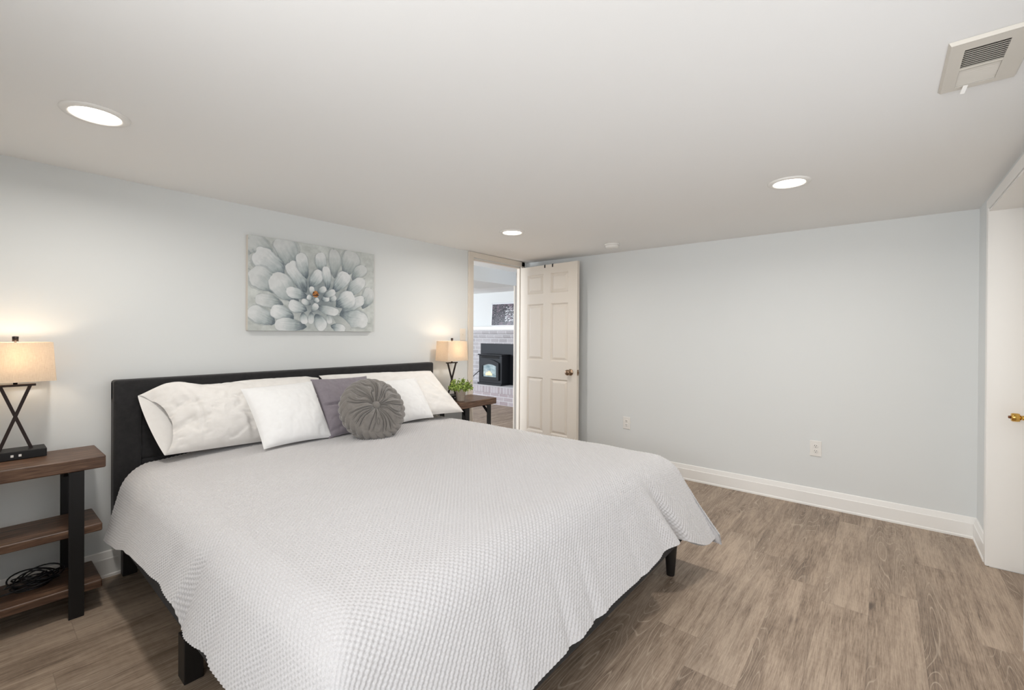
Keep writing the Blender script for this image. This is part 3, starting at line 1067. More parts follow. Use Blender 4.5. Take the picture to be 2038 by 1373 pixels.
# duvet: a waffle cloth laid over the mattress, hanging at the sides and foot
def duvet():
    p = 0.0195
    n = 5
    step = p / n
    EL, ER, EF, EH = -3.46, -1.55, -2.085, -0.115
    OL, OR, OF = 0.372, 0.52, 0.467
    s = np.arange(EL - OL, ER + OR + step, step)
    tt = np.arange(-(EF - OF), -EH - step, -step) if False else np.arange(EF - OF, EH + step, step)
    S, T = np.meshgrid(s, tt)
    # hem length at the left varies along the bed (waves)
    hy = np.array([-2.75, -2.4, -1.9, -1.74, -1.62, -1.52, -1.42, -1.36, -1.2, -1.0, -0.78, -0.49, -0.2, -0.1])
    hz = np.array([.27, .32, .37, .365, .37, .352, .335, .395, .40, .392, .373, .318, .285, .28])
    hemz = np.interp(T, hy, hz)
    a_l = np.clip((EL - S) / OL, 0, None)
    a_r = np.clip((S - ER) / OR, 0, None)
    b_f = np.clip((EF - T) / OF, 0, None)
    # top surface: soft crown
    xc = np.clip((S - EL) / (ER - EL), 0, 1)
    yc = np.clip((T - EF) / (EH - EF), 0, 1)
    crown = (1 - np.abs(2 * xc - 1) ** 4) ** 2
    crown_y = np.clip(yc * 3.5, 0, 1)
    crown_y = crown_y * crown_y * (3 - 2 * crown_y)
    top = 0.588 + 0.054 * crown * (0.35 + 0.65 * crown_y) * (1 - 0.25 * np.clip((yc - 0.72) * 5, 0, 1))
    top = top + 0.010 * fbm(S, T, 2.2, 5, 3) + 0.012 * fbm(S * 0.6, T, 5.0, 6, 2) * (1 - 0.3 * yc)

    def drape(d, r, lean):
        """d arc length beyond the edge -> (out, drop)"""
        phi = math.radians(90 - lean)
        d1 = np.minimum(d, r * phi)
        out = r * np.sin(d1 / r)
        drop = r * (1 - np.cos(d1 / r))
        rest = np.maximum(d - r * phi, 0)
        return out + rest * math.sin(math.radians(lean)), drop + rest * math.cos(math.radians(lean))
    topz = 0.588
    # left
    lw = (topz - hemz)
    ol, dl = drape(a_l * OL, 0.14, 20)
    olm, dlm = drape(np.full(1, OL), 0.14, 20)
    dl = dl / dlm[0] * lw
    # right
    orr, dr = drape(a_r * OR, 0.06, 1)
    orm, drm = drape(np.full(1, OR), 0.06, 1)
    dr = dr / drm[0] * 0.465
    # foot
    of, df = drape(b_f * OF, 0.18, 31)
    ofm, dfm = drape(np.full(1, OF), 0.18, 31)
    sm = np.clip((S + 1.92) / 0.36, 0, 1)
    sm = sm * sm * (3 - 2 * sm)
    hemf = 0.272 + 0.006 * np.sin(S * 9.0) - 0.085 * sm
    df = df / dfm[0] * (topz - hemf)
    X = np.clip(S, EL, ER) - ol + orr
    Y = np.clip(T, EF, EH) - of
    side = np.maximum(dl, dr)
    pe = np.where(a_r > 0, 6.0, 2.0)
    pe = np.where((a_r <= 0) & (a_l <= 0), 6.0, pe)
    Z = top - (side ** pe + df ** pe + 1e-32) ** (1 / pe)
    # corner flare (cloth gathered into a point)
    cr = np.clip(a_r, 0, 1) * np.clip(b_f, 0, 1)
    X += 0.0 * cr
    Y += -0.035 * cr - 0.060 * sm * np.clip(b_f, 0, 1) ** 1.2
    Z += 0.055 * cr ** 2
    cl = np.clip(a_l, 0, 1) * np.clip(b_f, 0, 1)
    X += -0.02 * cl
    Y += -0.03 * cl
    # fold valley next to the right corner
    bf = np.clip(b_f, 0, 1)
    Y += 0.070 * np.exp(-((X + 1.83 + 0.12 * (1 - bf)) / 0.045) ** 2) * bf ** 2
    Y -= 0.020 * np.exp(-((X + 1.93 + 0.12 * (1 - bf)) / 0.05) ** 2) * bf ** 2
    Y += 0.010 * np.exp(-((X + 2.05) / 0.05) ** 2) * bf ** 2
    # foot folds
    for fx, am, wd in ((-2.32, 0.004, 0.025), (-2.70, 0.008, 0.022), (-2.86, 0.008, 0.022), (-3.15, 0.007, 0.03)):
        sx = fx + 0.10 * (1 - bf)
        Y += am * np.exp(-((X - sx) / wd) ** 2) * bf ** 2
        Y -= 0.6 * am * np.exp(-((X - sx - 0.06) / (wd * 1.2)) ** 2) * bf ** 2
    # left folds
    al = np.clip(a_l, 0, 1)
    for fy, am, wd in ((-1.42, 0.014, 0.05), (-1.18, 0.008, 0.06), (-1.66, 0.010, 0.04), (-1.95, 0.012, 0.05), (-0.62, 0.008, 0.07)):
        X += am * np.exp(-((T - fy) / wd) ** 2) * al ** 1.5
    # head edge slants back on the left drape
    yh = np.clip((T - (EH - 0.5)) / 0.5, 0, 1)
    Y -= 0.13 * al * yh
    P = np.stack([X, Y, Z], -1)
    gu = np.gradient(P, axis=1)
    gv = np.gradient(P, axis=0)
    N = np.cross(gu, gv)
    N /= np.linalg.norm(N, axis=-1, keepdims=True) + 1e-9
    i, j = np.meshgrid(np.arange(len(s)), np.arange(len(tt)))
    hgt = np.cos(2 * np.pi * i / n) * np.cos(2 * np.pi * j / n)
    eb = np.minimum(np.minimum(i, len(s) - 1 - i), np.minimum(j, len(tt) - 1 - j))
    hgt = hgt * np.clip(0.45 + eb / 14.0, 0, 1)
    P2 = P + N * (0.0040 * hgt + 0.004)[..., None]
    # underside, coarser
    c = 8
    Pu = P[::c, ::c] - N[::c, ::c] * 0.010
    return P2, Pu


P2, Pu = duvet()
dv = grid_obj('duvet', P2, M['waffle'], None, (-2.55, -1.3, 0.6), extra=[(Pu, True)])
tag(dv, 'pale grey waffle duvet spread over the bed, hanging down its sides and foot', 'duvet')


# ------------------------------------------------------------------ pillows
def pillow(name, corners, thick, mat, label, cat, group=None, pinch=0.05, n=64, wr=0.006, seed=1, sag=0.0, piping=0.0, bulge_pow=0.42, creases=()):
    """corners TL TR BR BL (world); front bulges towards the camera side"""
    TL, TR, BR, BL = [np.array(c, float) for c in corners]
    u = np.linspace(0, 1, n)
    Ug, Vg = np.meshgrid(u, u)        # V: 0 top -> 1 bottom
    ex, ey = 4 * Ug * (1 - Ug), 4 * Vg * (1 - Vg)
    # pull edges in between the corners
    Uw = 0.5 + (Ug - 0.5) * (1 - pinch * ey)
    Vw = 0.5 + (Vg - 0.5) * (1 - pinch * ex)
    W = lambda a: a[..., None]
    base = W((1 - Uw) * (1 - Vw)) * TL + W(Uw * (1 - Vw)) * TR + W(Uw * Vw) * BR + W((1 - Uw) * Vw) * BL
    nm = np.cross(TR - TL, BL - TL)
    nm /= np.linalg.norm(nm)
    if nm[1] > 0:
        nm = -nm
    b = (ex * ey) ** bulge_pow
    w1 = fbm(Ug * 3, Vg * 3, 2.0, seed, 4) * wr * 2 - np.clip(0.10 - np.abs(fbm(Ug * 3 + 0.5 * Vg, Vg * 2, 2.2, seed + 40, 3)), 0, 1) * wr * 6
    edge = np.minimum(1, np.minimum(ex, ey) * 4)
    cre = np.zeros_like(Ug)
    for (cu, cv, ang, ln, wd, am) in creases:
        dx, dy = Ug - cu, Vg - cv
        a_ = dx * math.cos(ang) + dy * math.sin(ang)
        c_ = -dx * math.sin(ang) + dy * math.cos(ang)
        cre -= am * np.exp(-(c_ / wd) ** 2) * np.exp(-(a_ / ln) ** 4)
    fr = base + W(b * thick * 0.5 + (w1 + cre) * edge) * nm
    bk = base - W(b * thick * 0.16) * nm
    sagv = np.array([0, 0, -1.0]) * sag
    fr = fr + W(ex * ey * 0.5) * sagv
    o = grid_obj(name, fr, mat, None, tuple((BL + BR) / 2), extra=[(bk, True)])
    if np.dot(np.cross(TR - TL, BL - TL), np.array([0, -1, 0])) > 0:
        pass
    tag(o, label, cat, group)
    return o


def bed_pillows():
    pillow('bed_pillow', [(-2.53, -0.125, 0.990), (-1.535, -0.135, 0.965), (-1.415, -0.42, 0.628), (-2.42, -0.40, 0.665)], 0.20, M['cotton'],
           'ivory sleeping pillow against the right half of the headboard', 'pillow', 'sleeping pillows', 0.05, 72, 0.012, 11,
           creases=((0.86, 0.5, 1.45, 0.45, 0.012, 0.008), (0.75, 0.12, 0.3, 0.2, 0.02, 0.008)))
    pillow('throw_pillow', [(-2.255, -0.30, 0.935), (-1.832, -0.30, 0.938), (-1.80, -0.485, 0.642), (-2.16, -0.50, 0.645)], 0.15, M['white_linen'],
           'white square throw pillow behind the round grey cushion', 'pillow', 'white square throw pillows', 0.05, 56, 0.005, 12)
    pillow('throw_pillow', [(-2.660, -0.265, 0.984), (-2.245, -0.265, 0.978), (-2.32, -0.545, 0.645), (-2.68, -0.540, 0.642)], 0.12, M['mauve'],
           'mauve grey square throw pillow between the left white one and the round cushion', 'pillow', None, 0.06, 56, 0.008, 13,
           creases=((0.25, 0.52, 0.12, 0.22, 0.02, 0.022), (0.2, 0.9, -0.1, 0.2, 0.02, 0.012)))
    pillow('throw_pillow', [(-3.092, -0.32, 0.965), (-2.672, -0.31, 0.976), (-2.655, -0.535, 0.646), (-3.055, -0.545, 0.650)], 0.16, M['white_linen'],
           'white square throw pillow leaning on the left sleeping pillow', 'pillow', 'white square throw pillows', 0.05, 56, 0.005, 14)


bed_pillows()


def king_pillow_left():
    """pillow in an open-ended case: the case mouth faces left"""
    n = 80
    TL, TR = np.array((-3.515, -0.135, 0.935)), np.array((-2.53, -0.125, 0.975))
    BL, BR = np.array((-3.425, -0.245, 0.640)), np.array((-2.58, -0.40, 0.650))
    u = np.linspace(0, 1, n)
    Ug, Vg = np.meshgrid(u, u)
    ex, ey = 4 * Ug * (1 - Ug), 4 * Vg * (1 - Vg)
    W = lambda a: a[..., None]
    nm = np.array([-0.05, -0.75, 0.62])
    nm /= np.linalg.norm(nm)

    def surf(Uq, Vq):
        return W((1 - Uq) * (1 - Vq)) * TL + W(Uq * (1 - Vq)) * TR + W(Uq * Vq) * BR + W((1 - Uq) * Vq) * BL
    # top edge rises quickly from the pointed mouth corner
    rise = 0.055 * np.exp(-((Ug - 0.13) / 0.12) ** 2) * (1 - Vg) + 0.025 * np.sin(np.pi * np.clip(Ug, 0, 1)) * (1 - Vg)
    ul = np.clip(Ug / 0.30, 0, 1)
    bulge = (0.035 + 0.085 * (ul ** 0.7)) * (ey ** 0.5) * (np.clip(4 * Ug * (1 - Ug) * 3 + 0.9, 0, 1) if False else np.clip((1 - Ug) * 9, 0, 1) ** 0.5)
    inset = 0.085 * (ey ** 0.8) * np.clip(1 - Ug * 2.2, 0, 1)
    wr = fbm(Ug * 4, Vg * 3, 2.5, 21, 4) * 0.020 - np.clip(0.09 - np.abs(fbm(Ug * 6 + 1.5 * Vg, Vg * 2, 2.0, 61, 3)), 0, 1) * 0.10
    crease = -0.014 * np.exp(-((Ug - 0.135 - 0.05 * Vg) / 0.010) ** 2) * (ey ** 0.3)
    dent = -0.022 * np.exp(-((Ug - 0.10) / 0.05) ** 2 - ((Vg - 0.55) / 0.28) ** 2)
    fold = -0.012 * np.exp(-((Ug - 0.37 - 0.12 * Vg) / 0.02) ** 2) * np.exp(-((Vg - 0.8) / 0.18) ** 2)
    fold += 0.010 * np.exp(-((Ug - 0.34 - 0.12 * Vg) / 0.02) ** 2) * np.exp(-((Vg - 0.8) / 0.18) ** 2)
    edge = np.minimum(1, ey * 4)
    fr = surf(Ug + inset, Vg) + W(bulge + (wr + crease + dent + fold) * edge) * nm
    fr[..., 2] += rise
    bow = -0.012 * (ey ** 0.8) * np.clip(1 - Ug * 6, 0, 1)
    back_b = 0.055 * (ey ** 0.5) * ul
    bk = surf(Ug + bow, Vg) - W(back_b) * nm * 0.5
    bk[..., 2] += rise
    o = grid_obj('bed_pillow', fr, M['cotton'], None, tuple((BL + BR) / 2), extra=[(bk, True)])
    tag(o, 'ivory sleeping pillow with open case end against the left half of the headboard', 'pillow', 'sleeping pillows')


king_pillow_left()


def round_cushion():
    C = Vector((-2.462, -0.675, 0.809))
    ax = Vector((-0.14, -0.82, 0.55)).normalized()
    xa = Vector((1, 0, 0))
    xa = (xa - ax * xa.dot(ax)).normalized()
    ya = ax.cross(xa)
    R, TH = 0.186, 0.074
    t = thing('round_cushion', 'round grey pleated velvet cushion with button centre and smocked rim', 'cushion', tuple(C - Vector((0, 0.05, 0.17))))
    na, nr = 720, 150
    th = np.linspace(0, 2 * np.pi, na, endpoint=True)
    # profile parameter q: 0 front centre -> 1 back centre
    q = np.linspace(0, 1, nr)
    TH2, Q = np.meshgrid(th, q)
    fr = 0.42
    r = np.zeros_like(Q)
    z = np.zeros_like(Q)
    A = np.clip(Q / fr, 0, 1)              # front face
    Bq = np.clip((Q - fr) / (1 - 2 * fr), 0, 1)     # rim
    Cq = np.clip((Q - (1 - fr)) / fr, 0, 1)         # back
    rimang = (0.5 - Bq) * np.pi
    r_f = R * 0.93 * A
    z_f = TH * (0.62 + 0.40 * np.sin(np.pi * np.clip(A, 0, 1) ** 0.85) ** 1.3)
    zedge = TH * 0.62
    r_r = R * 0.93 + 0.034 * np.cos(rimang)
    z_r = zedge * np.sin(rimang)
    r_b = R * 0.93 * (1 - Cq)
    z_b = -TH * (0.62 + 0.3 * np.sin(np.pi * np.clip(1 - Cq, 0, 1) ** 0.8))
    front, back = Q <= fr, Q >= 1 - fr
    r = np.where(front, r_f, np.where(back, r_b, r_r))
    z = np.where(front, z_f, np.where(back, z_b, z_r))
    # gathered pleats: sharp folds of uneven width
    warp = TH2 + 0.07 * np.sin(5 * TH2 + 1) + 0.05 * np.sin(9 * TH2) + 0.05 * np.sin(13 * TH2 + 2) + 0.10 * np.sin(2.3 * A * np.pi) * np.sin(3 * TH2)
    pl = np.abs(np.sin(warp * 13)) ** 0.5
    pl2 = np.abs(np.sin(warp * 29 + 1.0)) ** 0.8
    amp = 0.019 * np.clip(A * 3, 0, 1) * np.clip((1.08 - A) * 5, 0, 1)
    z = z + np.where(front, amp * (pl - 0.6) + 0.004 * (pl2 - 0.5) * np.clip(A * 2, 0, 1), 0)
    z = z - np.where(back, amp * (pl - 0.6), 0)
    # smocked braid on the rim
    k = 26
    br = np.abs(np.sin(k * TH2 / 2 + np.abs(Bq - 0.5) * 7.0))
    br = br ** 0.7
    cen = np.exp(-((Bq - 0.5) / 0.12) ** 2)
    env = np.sin(np.pi * np.clip((Q - fr + 0.05) / (1 - 2 * fr + 0.10), 0, 1)) ** 0.6
    r = r + 0.013 * (br - 0.6) * env - 0.005 * cen * env
    P = np.zeros(Q.shape + (3,))
    ca, sa = np.cos(TH2), np.sin(TH2)
    for i in range(3):
        P[..., i] = C[i] + r * ca * xa[i] + r * sa * ya[i] + z * ax[i]
    grid_obj('cushion_cover', P, M['grey_velvet'], t)
    bm = bmesh.new()
    lathe_dir(bm, C + ax * (TH * 0.70), ax, [(0.012, 0), (0.023, 0.004), (0.025, 0.010), (0.021, 0.017), (0.010, 0.021), (0.001, 0.0215)], 28)
    obj('button', bm, M['grey_velvet'], t, smooth=True)


round_cushion()


# ------------------------------------------------------------------ nightstands
def console(x0, x1, yf, yb, zt, label):
    """three-tier wood and black metal nightstand"""
    t = thing('nightstand', label, 'nightstand', ((x0 + x1) / 2, (yf + yb) / 2, 0), 'wood and metal nightstands')
    th = 0.056
    bm = bmesh.new()
    add_box(bm, x0, x1, yf, yb, zt - th, zt, 0.006, 3)
    obj('tabletop', bm, M['walnut'], t)
    for z in (0.400, 0.137):
        bm = bmesh.new()
        add_box(bm, x0 + 0.012, x1 - 0.010, yf + 0.012, yb - 0.012, z - 0.036, z, 0.006, 3)
        obj('shelf', bm, M['walnut'], t)
    for a, b in ((x1 - 0.124, x1 - 0.073), (x0 + 0.073, x0 + 0.124)):
        bm = bmesh.new()
        add_box(bm, a, b, yf + 0.003, yf + 0.0105, 0, zt - th, 0.001, 1)
        obj('leg', bm, M['black'], t)
        bm = bmesh.new()
        add_box(bm, a, b, yb - 0.0105, yb - 0.003, 0, zt - th, 0.001, 1)
        obj('leg', bm, M['black'], t)
        bm = bmesh.new()
        add_box(bm, a, b, yf + 0.011, yb - 0.011, zt - th - 0.0075, zt - th - 0.0005, 0.001, 1)
        add_bar(bm, ((a + b) / 2, yf + 0.014, zt - th - 0.075), ((a + b) / 2, yf + 0.08, zt - th - 0.010), 0.03, 0.006)
        add_bar(bm, ((a + b) / 2, yb - 0.014, zt - th - 0.075), ((a + b) / 2, yb - 0.08, zt - th - 0.010), 0.03, 0.006)
        obj('bracket', bm, M['black'], t)
    return t


console(-4.178, -3.673, -0.362, -0.068, 0.714, 'dark wood and black metal nightstand left of the bed, cable on its bottom shelf')
console(-1.430, -0.955, -0.385, -0.050, 0.698, 'dark wood and black metal nightstand right of the bed, holding the potted plant')


# ------------------------------------------------------------------ table lamps
def table_lamp(loc, label):
    x, y, z = loc
    t = thing('table_lamp', label, 'lamp', loc, 'table lamps with x-shaped stems')
    bm = bmesh.new()
    add_box(bm, x - 0.096, x + 0.096, y - 0.055, y + 0.055, z, z + 0.038, 0.003)
    b = obj('base', bm, M['black'], t)
    for dx in (-0.012, 0.012):
        bm = bmesh.new()
        add_box(bm, x + dx - 0.0045, x + dx + 0.0045, y - 0.0565, y - 0.055, z + 0.014, z + 0.024)
        o = obj('usb_port', bm, M['plastic'], b)
    bm = bmesh.new()
    zt, zb = z + 0.326, z + 0.036
    add_bar(bm, (x - 0.050, y - 0.004, zb), (x + 0.046, y - 0.004, zt), 0.012, 0.011, 0.001, (0, 1, 0))
    add_bar(bm, (x + 0.050, y + 0.004, zb), (x - 0.046, y + 0.004, zt), 0.012, 0.011, 0.001, (0, 1, 0))
    add_box(bm, x - 0.064, x + 0.064, y - 0.010, y + 0.010, zt - 0.004, zt + 0.006, 0.001)
    add_lathe(bm, [(0.007, zt + 0.006), (0.007, zt + 0.03), (0.013, zt + 0.03), (0.013, zt + 0.075), (0.004, zt + 0.076), (0.004, zt + 0.085)], 16, Matrix.Translation((x, y, 0)))
    obj('stem', bm, M['bronze'], t)
    # rectangular tapered shade
    z0, z1 = z + 0.346, z + 0.522
    bm = bmesh.new()

    def ring(w, d, zz, r=0.006):
        pts = []
        for sx, sy, a0 in ((1, 1, 0), (-1, 1, 90), (-1, -1, 180), (1, -1, 270)):
            for k in range(4):
                a = math.radians(a0 + 30 * k)
                pts.append((x + sx * (w - r) + r * math.cos(a), y + sy * (d - r) + r * math.sin(a), zz))
        return pts
    R = []
    for w, d, zz in ((0.125, 0.085, z0), (0.1245, 0.0845, z0 + 0.004), (0.1145, 0.0795, z1 - 0.004), (0.114, 0.079, z1),
                     (0.112, 0.077, z1), (0.1225, 0.0825, z0), (0.125, 0.085, z0)):
        R.append([bm.verts.new(p) for p in ring(w, d, zz)])
    for k in range(len(R) - 1):
        for i in range(16):
            bm.faces.new((R[k][i], R[k][(i + 1) % 16], R[k + 1][(i + 1) % 16], R[k + 1][i]))
    bmesh.ops.remove_doubles(bm, verts=bm.verts, dist=1e-6)
    obj('lamp_shade', bm, M['shade'], t)
    bm = bmesh.new()
    add_lathe(bm, [(0.0035, z + 0.40), (0.0035, z1 + 0.004), (0.010, z1 + 0.004), (0.0105, z1 + 0.026), (0.003, z1 + 0.027)], 20, Matrix.Translation((x, y, 0)))
    add_box(bm, x - 0.112, x + 0.112, y - 0.002, y + 0.002, z1 - 0.006, z1 - 0.003)
    o = obj('finial', bm, M['bronze'], t)
    bm = bmesh.new()
    bmesh.ops.create_uvsphere(bm, u_segments=16, v_segments=10, radius=0.022, matrix=Matrix.Translation((x, y, z + 0.425)))
    obj('bulb', bm, M['bulb'], t, smooth=True)
    l = bpy.data.lights.new('lamp_glow', 'POINT')
    l.energy = 1.0
    l.color = (1.0, 0.80, 0.58)
    l.shadow_soft_size = 0.026
    lo = bpy.data.objects.new('lamp_glow', l)
    COL.objects.link(lo)
    lo.parent = t
    lo.location = (0, 0, 0.462)
    return t


table_lamp((-3.946, -0.125, 0.7145), 'lit table lamp with crossed dark stem on the left nightstand')
table_lamp((-1.302, -0.150, 0.6985), 'lit table lamp with crossed dark stem on the right nightstand, behind the plant')


# ------------------------------------------------------------------ potted plant
def plant():
    bx, by, bz = -1.325, -0.288, 0.6985
    t = thing('potted_plant', 'small bushy green plant in a clay pot on the right nightstand', 'plant', (bx, by, bz))
    MTp = Matrix.Translation((bx, by, bz))
    bm = bmesh.new()
    add_lathe(bm, [(0.034, 0), (0.036, 0.002), (0.044, 0.078), (0.050, 0.080), (0.052, 0.104), (0.051, 0.108), (0.046, 0.108), (0.044, 0.092), (0.002, 0.092)], 40, MTp)
    clay = plain('pale_clay', lin(186, 174, 160), 0.85, nscale=40, bstr=0.2, var=0.10)
    obj('pot', bm, clay, t, smooth=True)
    r = random.Random(5)
    lf = NT('leaf_green')
    nz = lf.noise(lf.obj(), 55, 2, 0.6)
    lf.base(lf.ramp(nz, [(0.30, lin(70, 98, 38)), (0.48, lin(138, 164, 70)), (0.68, lin(194, 208, 118))]))
    lf.p(Roughness=0.5)
    bm = bmesh.new()
    bs = bmesh.new()
    for i in range(90):
        a = r.uniform(0, 2 * math.pi)
        el = math.acos(r.uniform(0.05, 1.0))
        L = r.uniform(0.06, 0.105) * (1.0 if el < 1.0 else 0.9)
        d = Vector((math.sin(el) * math.cos(a), math.sin(el) * math.sin(a), math.cos(el) * 0.9 + 0.15)).normalized()
        p0 = Vector((bx + 0.022 * math.cos(a), by + 0.022 * math.sin(a), bz + 0.090))
        p1 = p0 + d * L
        add_tube(bs, [p0, (p0 + p1) / 2 + Vector((0, 0, 0.006)), p1], 0.0011, 4)
        for k in range(12):
            f = r.uniform(0.35, 1.05)
            c = p0.lerp(p1, f)
            n = Vector((r.gauss(0, 1), r.gauss(0, 1), r.gauss(0.6, 0.7))).normalized()
            u = n.orthogonal().normalized()
            u = (Matrix.Rotation(r.uniform(0, 6.28), 3, n) @ u)
            v = n.cross(u)
            l, w = r.uniform(0.013, 0.021), r.uniform(0.007, 0.010)
            q = [c, c + u * l * 0.5 + v * w + n * 0.002, c + u * l, c + u * l * 0.5 - v * w + n * 0.002]
            bm.faces.new([bm.verts.new(x) for x in q])
    obj('stems', bs, plain('stem_brown', lin(96, 98, 54), 0.7), t)
    obj('foliage', bm, lf.m, t)


plant()


# ------------------------------------------------------------------ cable on the left nightstand's bottom shelf
def cable():
    r = random.Random(3)
    pts = []
    cx, cy, z0 = -3.885, -0.185, 0.137
    rad = 0.0032
    N = 260
    for i in range(N):
        f = i / (N - 1)
        a = f * 2 * math.pi * 9.5
        wob = 0.012 * math.sin(a * 0.37 + 1) + 0.01 * math.sin(a * 0.71)
        rx, ry = 0.062 + wob, 0.036 + 0.6 * wob
        up_ = 0.026 + 0.030 * math.sin(a * 0.5 + 2 * f) * math.sin(a * 1.0) + 0.016 * math.sin(a * 0.23)
        pts.append((cx + rx * math.cos(a) - 0.02 * math.sin(f * 9), cy + ry * math.sin(a) + 0.012 * math.sin(f * 13), z0 + rad + max(0.0, up_)))
    x, y, z = pts[0]
    tail = []
    for i in range(24):
        f = i / 23
        tail.append((x + (-4.16 - x) * (1 - f) , y + (-0.25 - y) * (1 - f) + 0.01 * math.sin(f * 6), z0 + rad + (z - z0 - rad) * f ** 3))
    bm = bmesh.new()
    add_tube(bm, tail + pts[1:], rad, 8)
    for yy in (0, 1):
        pass
    o = obj('power_cable', bm, M['cable'], None, (cx, cy, z0), smooth=True)
    tag(o, 'coiled black power cable lying on the bottom shelf of the left nightstand', 'cable')


cable()


# ------------------------------------------------------------------ den: fireplace, stove, picture
def den():
    FX = 2.40
    fp = thing('brick_fireplace', 'whitewashed brick fireplace wall with raised hearth seen through the doorway', 'fireplace', (FX, 2.6, 0))
    bm = bmesh.new()
    y0, y1 = 1.0, 4.4
    iy0, iy1, iz0, iz1 = 2.02, 2.985, 0.335, 1.10
    for a, b, c, d in ((y0, iy0, 0.0, 1.29), (iy1, y1, 0.0, 1.29), (iy0, iy1, iz1, 1.29), (iy0, iy1, 0, iz0)):
        add_box(bm, FX, 2.499, a, b, c, d)
    obj('brick_face', bm, M['brick'], fp)
    bm = bmesh.new()
    add_box(bm, FX - 0.022, 2.499, y0, y1, 1.222, 1.291, 0.004)
    add_box(bm, FX - 0.045, 2.499, y0, y1, 1.292, 1.362, 0.004)
    obj('mantel', bm, M['brick'], fp)
    bm = bmesh.new()
    add_box(bm, FX - 0.03, 2.499, y0, y1, 1.363, 1.432, 0.004)
    o = obj('mantel_shelf', bm, M['trim'], fp)
    o['label'] = 'white board topping the mantel'
    bm = bmesh.new()
    add_box(bm, 2.055, FX - 0.001, y0, y1, 0, 0.205)
    h = obj('hearth', bm, M['brick_red'], fp)
    bm = bmesh.new()
    add_box(bm, 2.050, FX - 0.001, y0, y1, 0.206, 0.318, 0.004)
    obj('rowlock_course', bm, M['rowlock'], h)
    bm = bmesh.new()
    add_box(bm, 2.045, FX - 0.001, y0, y1, 0.319, 0.334, 0.004)
    obj('hearth_cap', bm, plain('hearth_mortar', lin(206, 204, 206), 0.8, nscale=40), h)

    st = thing('stove_insert', 'black iron stove with arched glass door set in the brick fireplace', 'stove', (2.25, 2.5, 0.335))
    bm = bmesh.new()
    add_box(bm, FX - 0.012, FX - 0.001, 2.02, 2.985, 0.336, 1.10, 0.003)
    obj('surround_panel', bm, M['iron'], st)
    bx0 = 2.16
    sy0, sy1, sz0, sz1 = 2.235, 2.815, 0.336, 0.905
    bm = bmesh.new()
    add_box(bm, bx0, FX - 0.013, sy0, sy1, sz0 + 0.03, sz1 - 0.02, 0.008)
    add_box(bm, bx0 - 0.02, FX - 0.013, sy0 - 0.015, sy1 + 0.015, sz1 - 0.022, sz1, 0.006)
    add_box(bm, bx0 - 0.03, FX - 0.013, sy0 - 0.01, sy1 + 0.01, sz0, sz0 + 0.035, 0.006)
    obj('body', bm, M['iron'], st)
    # door with arched glass
    dy0, dy1, dz0, dz1 = 2.29, 2.76, 0.43, 0.80
    bm = bmesh.new()
    gy0, gy1, gz0, gz1 = 2.35, 2.695, 0.485, 0.69
    nA = 16
    outer, inner = [], []
    for i in range(nA + 1):
        f = i / nA
        y = dy0 + (dy1 - dy0) * f
        outer.append((y, dz1 - 0.05 + 0.06 * math.sin(math.pi * f)))
        y = gy0 + (gy1 - gy0) * f
        inner.append((y, gz1 + 0.035 * math.sin(math.pi * f)))
    outer = [(dy0, dz0)] + outer + [(dy1, dz0)]
    inner = [(gy0, gz0)] + inner + [(gy1, gz0)]
    fx, bx = bx0 - 0.032, bx0 - 0.001
    Vo = [bm.verts.new((fx, y, z)) for y, z in outer]
    Vi = [bm.verts.new((fx, y, z)) for y, z in inner]
    Wo = [bm.verts.new((bx, y, z)) for y, z in outer]
    Wi = [bm.verts.new((bx, y, z)) for y, z in inner]
    n = len(outer)
    for i in range(n):
        j = (i + 1) % n
        bm.faces.new((Vo[i], Vo[j], Vi[j], Vi[i]))
        bm.faces.new((Wo[i], Wo[j], Wi[j], Wi[i]))
        bm.faces.new((Vo[i], Vo[j], Wo[j], Wo[i]))
        bm.faces.new((Vi[i], Vi[j], Wi[j], Wi[i]))
    dr = obj('door', bm, M['iron'], st)
    bm = bmesh.new()
    ga = [bm.verts.new((bx0 - 0.010, y, z)) for y, z in inner]
    gb = [bm.verts.new((bx0 - 0.006, y, z)) for y, z in inner]
    bm.faces.new(ga)
    bm.faces.new(list(reversed(gb)))
    for i in range(n):
        bm.faces.new((ga[i], gb[i], gb[(i + 1) % n], ga[(i + 1) % n]))
    gm = NT('stove_glass')
    gm.base(lin(150, 172, 176))
    gm.p(Roughness=0.15, Metallic=0.0)
    nz = gm.noise(gm.mapping(gm.obj(), (1, 3, 6)), 2.5, 2)
    gm.base(gm.ramp(nz, [(0.35, lin(112, 140, 146)), (0.65, lin(182, 198, 200))]))
    gm.b.inputs['Coat Weight'].default_value = 1.0
    o = obj('glass', bm, gm.m, dr)
    o['label'] = 'arched glass pane showing a small fire'
    bm = bmesh.new()
    rr = random.Random(2)
    for i in range(6):
        y = 2.47 + i * 0.028
        hgt = 0.03 + 0.055 * math.sin(math.pi * (i + 0.5) / 6)
        add_tube(bm, [(bx0 - 0.013, y, gz0 + 0.03), (bx0 - 0.014, y + 0.006, gz0 + 0.03 + hgt * 0.5), (bx0 - 0.013, y + rr.uniform(-.008, .008), gz0 + 0.03 + hgt)], [0.010, 0.008, 0.001], 8)
    obj('fire', bm, M['flame'], st, smooth=True)
    bm = bmesh.new()
    add_bar(bm, (bx0 - 0.045, 2.80, 0.56), (bx0 - 0.075, 2.90, 0.47), 0.014, 0.014, 0.003)
    add_bar(bm, (bx0 - 0.03, 2.745, 0.60), (bx0 - 0.045, 2.80, 0.56), 0.014, 0.014, 0.003)
    obj('door_handle', bm, M['iron'], st)
    bm = bmesh.new()
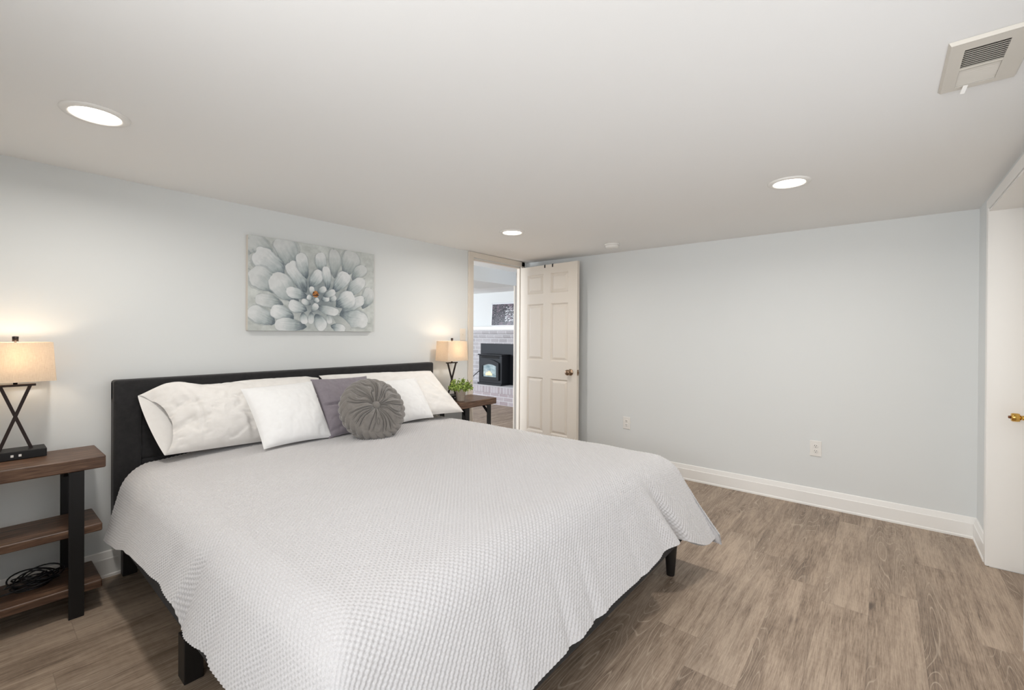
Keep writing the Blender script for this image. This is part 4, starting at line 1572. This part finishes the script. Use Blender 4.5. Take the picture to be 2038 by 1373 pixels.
    for i in range(4):
        add_box(bm, bx0 - 0.024, bx0 - 0.019, 2.30, 2.75, 0.835 + i * 0.012, 0.841 + i * 0.012)
    obj('top_grille', bm, M['slot'], st)

    # picture leaning on the mantel
    pt = thing('framed_picture', 'silver framed dark chalkboard picture standing on the fireplace mantel', 'picture', (2.45, 2.30, 1.433))
    py0, py1, pz0, pz1 = 1.62, 2.775, 1.433, 1.885
    lean = Matrix.Translation((2.455, 0, 1.433)) @ Matrix.Rotation(math.radians(4), 4, 'Y') @ Matrix.Translation((-2.455, 0, -1.433))
    bm = bmesh.new()
    for a, b, c, d in ((py0, py1, pz0, pz0 + 0.022), (py0, py1, pz1 - 0.022, pz1), (py0, py0 + 0.022, pz0, pz1), (py1 - 0.022, py1, pz0, pz1)):
        add_box(bm, 2.445, 2.463, a, b, c, d, 0.003, 2, lean)
    obj('frame', bm, M['silver'], pt)
    ny, nz_ = 220, 110
    Yg, Zg = np.meshgrid(np.linspace(py1 - 0.022, py0 + 0.022, ny), np.linspace(pz1 - 0.022, pz0 + 0.022, nz_))
    pos = np.stack([np.full_like(Yg, 2.452), Yg, Zg], -1)
    Lm = np.array(lean)
    pos = pos @ Lm[:3, :3].T + Lm[:3, 3]
    a = fbm(Yg, Zg, 9, 33, 3)
    b = fbm(Yg, Zg, 16, 34, 2)
    c = fbm(Yg, Zg, 40, 35, 2)
    img = np.zeros(Yg.shape + (3,)) + np.array([46, 48, 54.0]) + (c * 30)[..., None]
    swirl = np.abs(np.sin(a * 42)) < 0.22
    flowers = (b > 0.12) & (Yg > 2.25)
    img[flowers] = img[flowers] * 0.5 + np.array([150, 118, 132.0]) * 0.5
    img[swirl & (Yg > 2.2)] = (170, 158, 168)
    script = (np.abs(np.sin(Zg * 52)) > 0.35) & (np.abs(fbm(Yg * 2.2, Zg * 2.2, 14, 36, 2)) < 0.075) & (Yg < 2.42) & (Zg > 1.5) & (Zg < 1.82)
    img[script] = (226, 228, 232)
    img = np.clip(img, 0, 255) / 255
    l = np.where(img <= 0.04045, img / 12.92, ((img + 0.055) / 1.055) ** 2.4)
    tm = NT('chalk_print')
    tm.base(tm.n('ShaderNodeAttribute', attribute_name='paint').outputs['Color'])
    tm.p(Roughness=0.25)
    grid_obj('print', pos, tm.m, pt, colors=np.concatenate([l, np.ones(l.shape[:2] + (1,))], -1).reshape(-1, 4), flip=True)


den()
